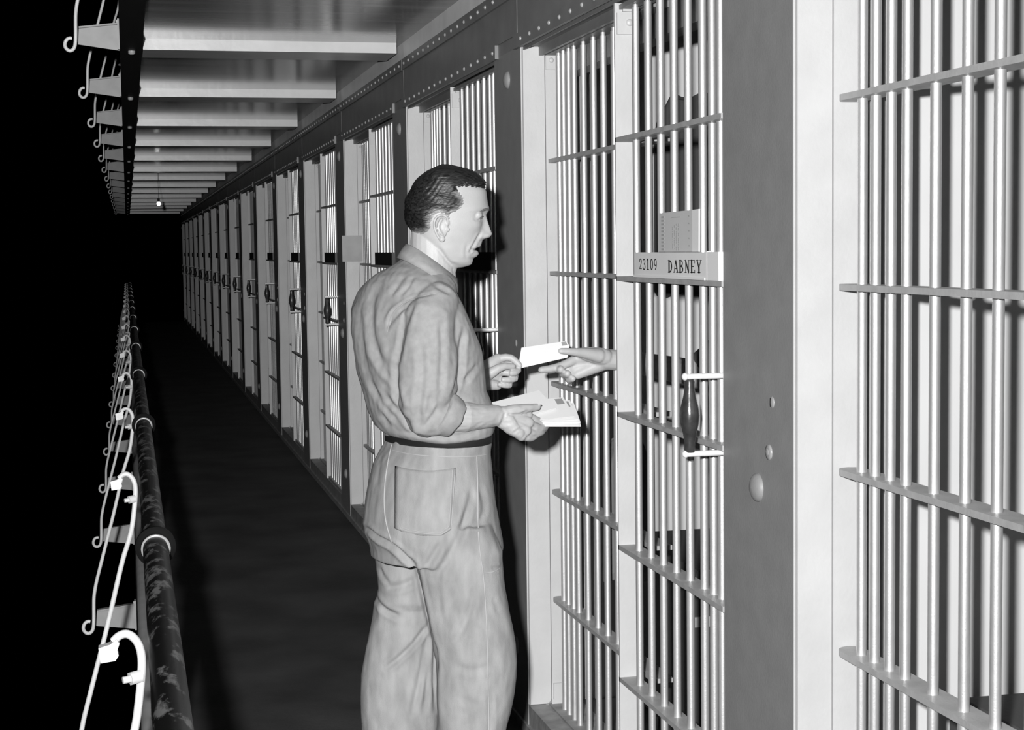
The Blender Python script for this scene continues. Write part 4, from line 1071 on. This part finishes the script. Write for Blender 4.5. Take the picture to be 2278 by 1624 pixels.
chain(cb, [KP[1], Q(0.378, 0.500, 1.262), Q(0.362, 0.480, 1.258), Q(0.3715, 0.448, 1.2600)], [0.0125, 0.0115, 0.0112, 0.0106])
chain(cb, [KP[2], Q(0.388, 0.498, 1.248), Q(0.376, 0.478, 1.244), Q(0.3895, 0.446, 1.2480)], [0.0120, 0.0112, 0.0112, 0.0108])
chain(cb, [KP[3], Q(0.402, 0.486, 1.232), Q(0.392, 0.470, 1.228), Q(0.4050, 0.448, 1.2340)], [0.0110, 0.0102, 0.0100, 0.0096])
sx, sy = 0.62, 4.23
def C3(X, Y, Z): return W2L(X, Y, Z)
caps(cb, [C3(0.33, 4.44, 1.235), C3(0.60, 4.42, 1.43)], [0.044, 0.052], 16)
caps(cb, [C3(0.62, 4.05, 1.43), C3(0.64, 3.98, 1.15), C3(0.50, 3.98, 0.92)], [0.050, 0.042, 0.030], 16)
for z0, z1, r0, r1 in ((1.43, 1.15, 0.125, 0.115), (1.15, 0.95, 0.115, 0.125)):
    for dy in (-0.07, 0.0, 0.07): caps(cb, [C3(sx, sy + dy, z0), C3(sx, sy + dy, z1)], [r0 * 0.85, r1 * 0.85], 18)
for dy in (-0.09, 0.09): caps(cb, [C3(sx, sy + dy, 0.95), C3(sx - 0.01, sy + dy, 0.55), C3(sx, sy + dy, 0.17)], [0.09, 0.065, 0.045], 16)
caps(cb, [C3(sx, sy, 1.45), C3(sx - 0.02, sy, 1.58)], [0.06, 0.055], 16)
hb = MB(); zs = np.linspace(1.5535, 1.797, 110); hb.rings(head_rings(zs, 90)); add_ear(hb, -1); add_ear(hb, 1)
# head turned to face the corridor
hv = []
for p in hb.v:
    x, y, z = p[0] - 0.05, p[1], p[2]
    X, Y = sx - 0.03 - x, sy - y
    hv.append(C3(X, Y, z - 0.02))
cb.add(hv, hb.f, True)
cbody = solid(cb, 'body', M_skin, con, 0.0030, 2)
cl = MB()
for dy in (-0.09, -0.03, 0.03, 0.09): cl.rings([[C3(sx + r * math.cos(t), sy + dy + r * 0.8 * math.sin(t), z) for t in np.linspace(0, 2 * math.pi, 24, endpoint=False)] for z, r in ((0.98, 0.125), (1.15, 0.122), (1.35, 0.13), (1.46, 0.11), (1.50, 0.07))])
caps(cl, [C3(0.36, 4.44, 1.25), C3(0.60, 4.42, 1.43)], [0.056, 0.068], 18)
caps(cl, [C3(0.62, 4.05, 1.43), C3(0.64, 3.98, 1.16), C3(0.53, 3.98, 0.98)], [0.066, 0.055, 0.045], 16)
solid(cl, 'shirt', M_dshirt, con, 0.008, 3)
cl = MB()
for dy in (-0.09, 0.09): caps(cl, [C3(sx, sy + dy, 0.98), C3(sx - 0.01, sy + dy, 0.55), C3(sx, sy + dy, 0.20)], [0.115, 0.09, 0.075], 18)
solid(cl, 'trousers', M_dshirt, con, 0.008, 3)
hb = MB(); rs = head_rings(np.linspace(1.625, 1.797, 60), 90, hair_off, feats=False)
hb.rings([[C3(sx - 0.03 - (p[0] - 0.05), sy - p[1], p[2] - 0.02 + 0.009 * max(0, min(1, (p[2] - 1.72) / 0.06))) for p in r] for r in rs]).build('hair', M_hair, con)
for dy in (-0.09, 0.09):
    so = MB(); rs = []
    for u_, w_, h_ in ((-0.09, 0.030, 0.07), (-0.05, 0.042, 0.10), (0.02, 0.045, 0.09), (0.09, 0.048, 0.055), (0.15, 0.036, 0.04), (0.17, 0.012, 0.02)):
        rs.append([C3(sx - u_, sy + dy + w_ * math.cos(t), 0.092 + h_ / 2 + h_ / 2 * math.sin(t)) for t in np.linspace(0, 2 * math.pi, 16, endpoint=False)])
    so.rings(rs).build('shoe', M_shoe, con)
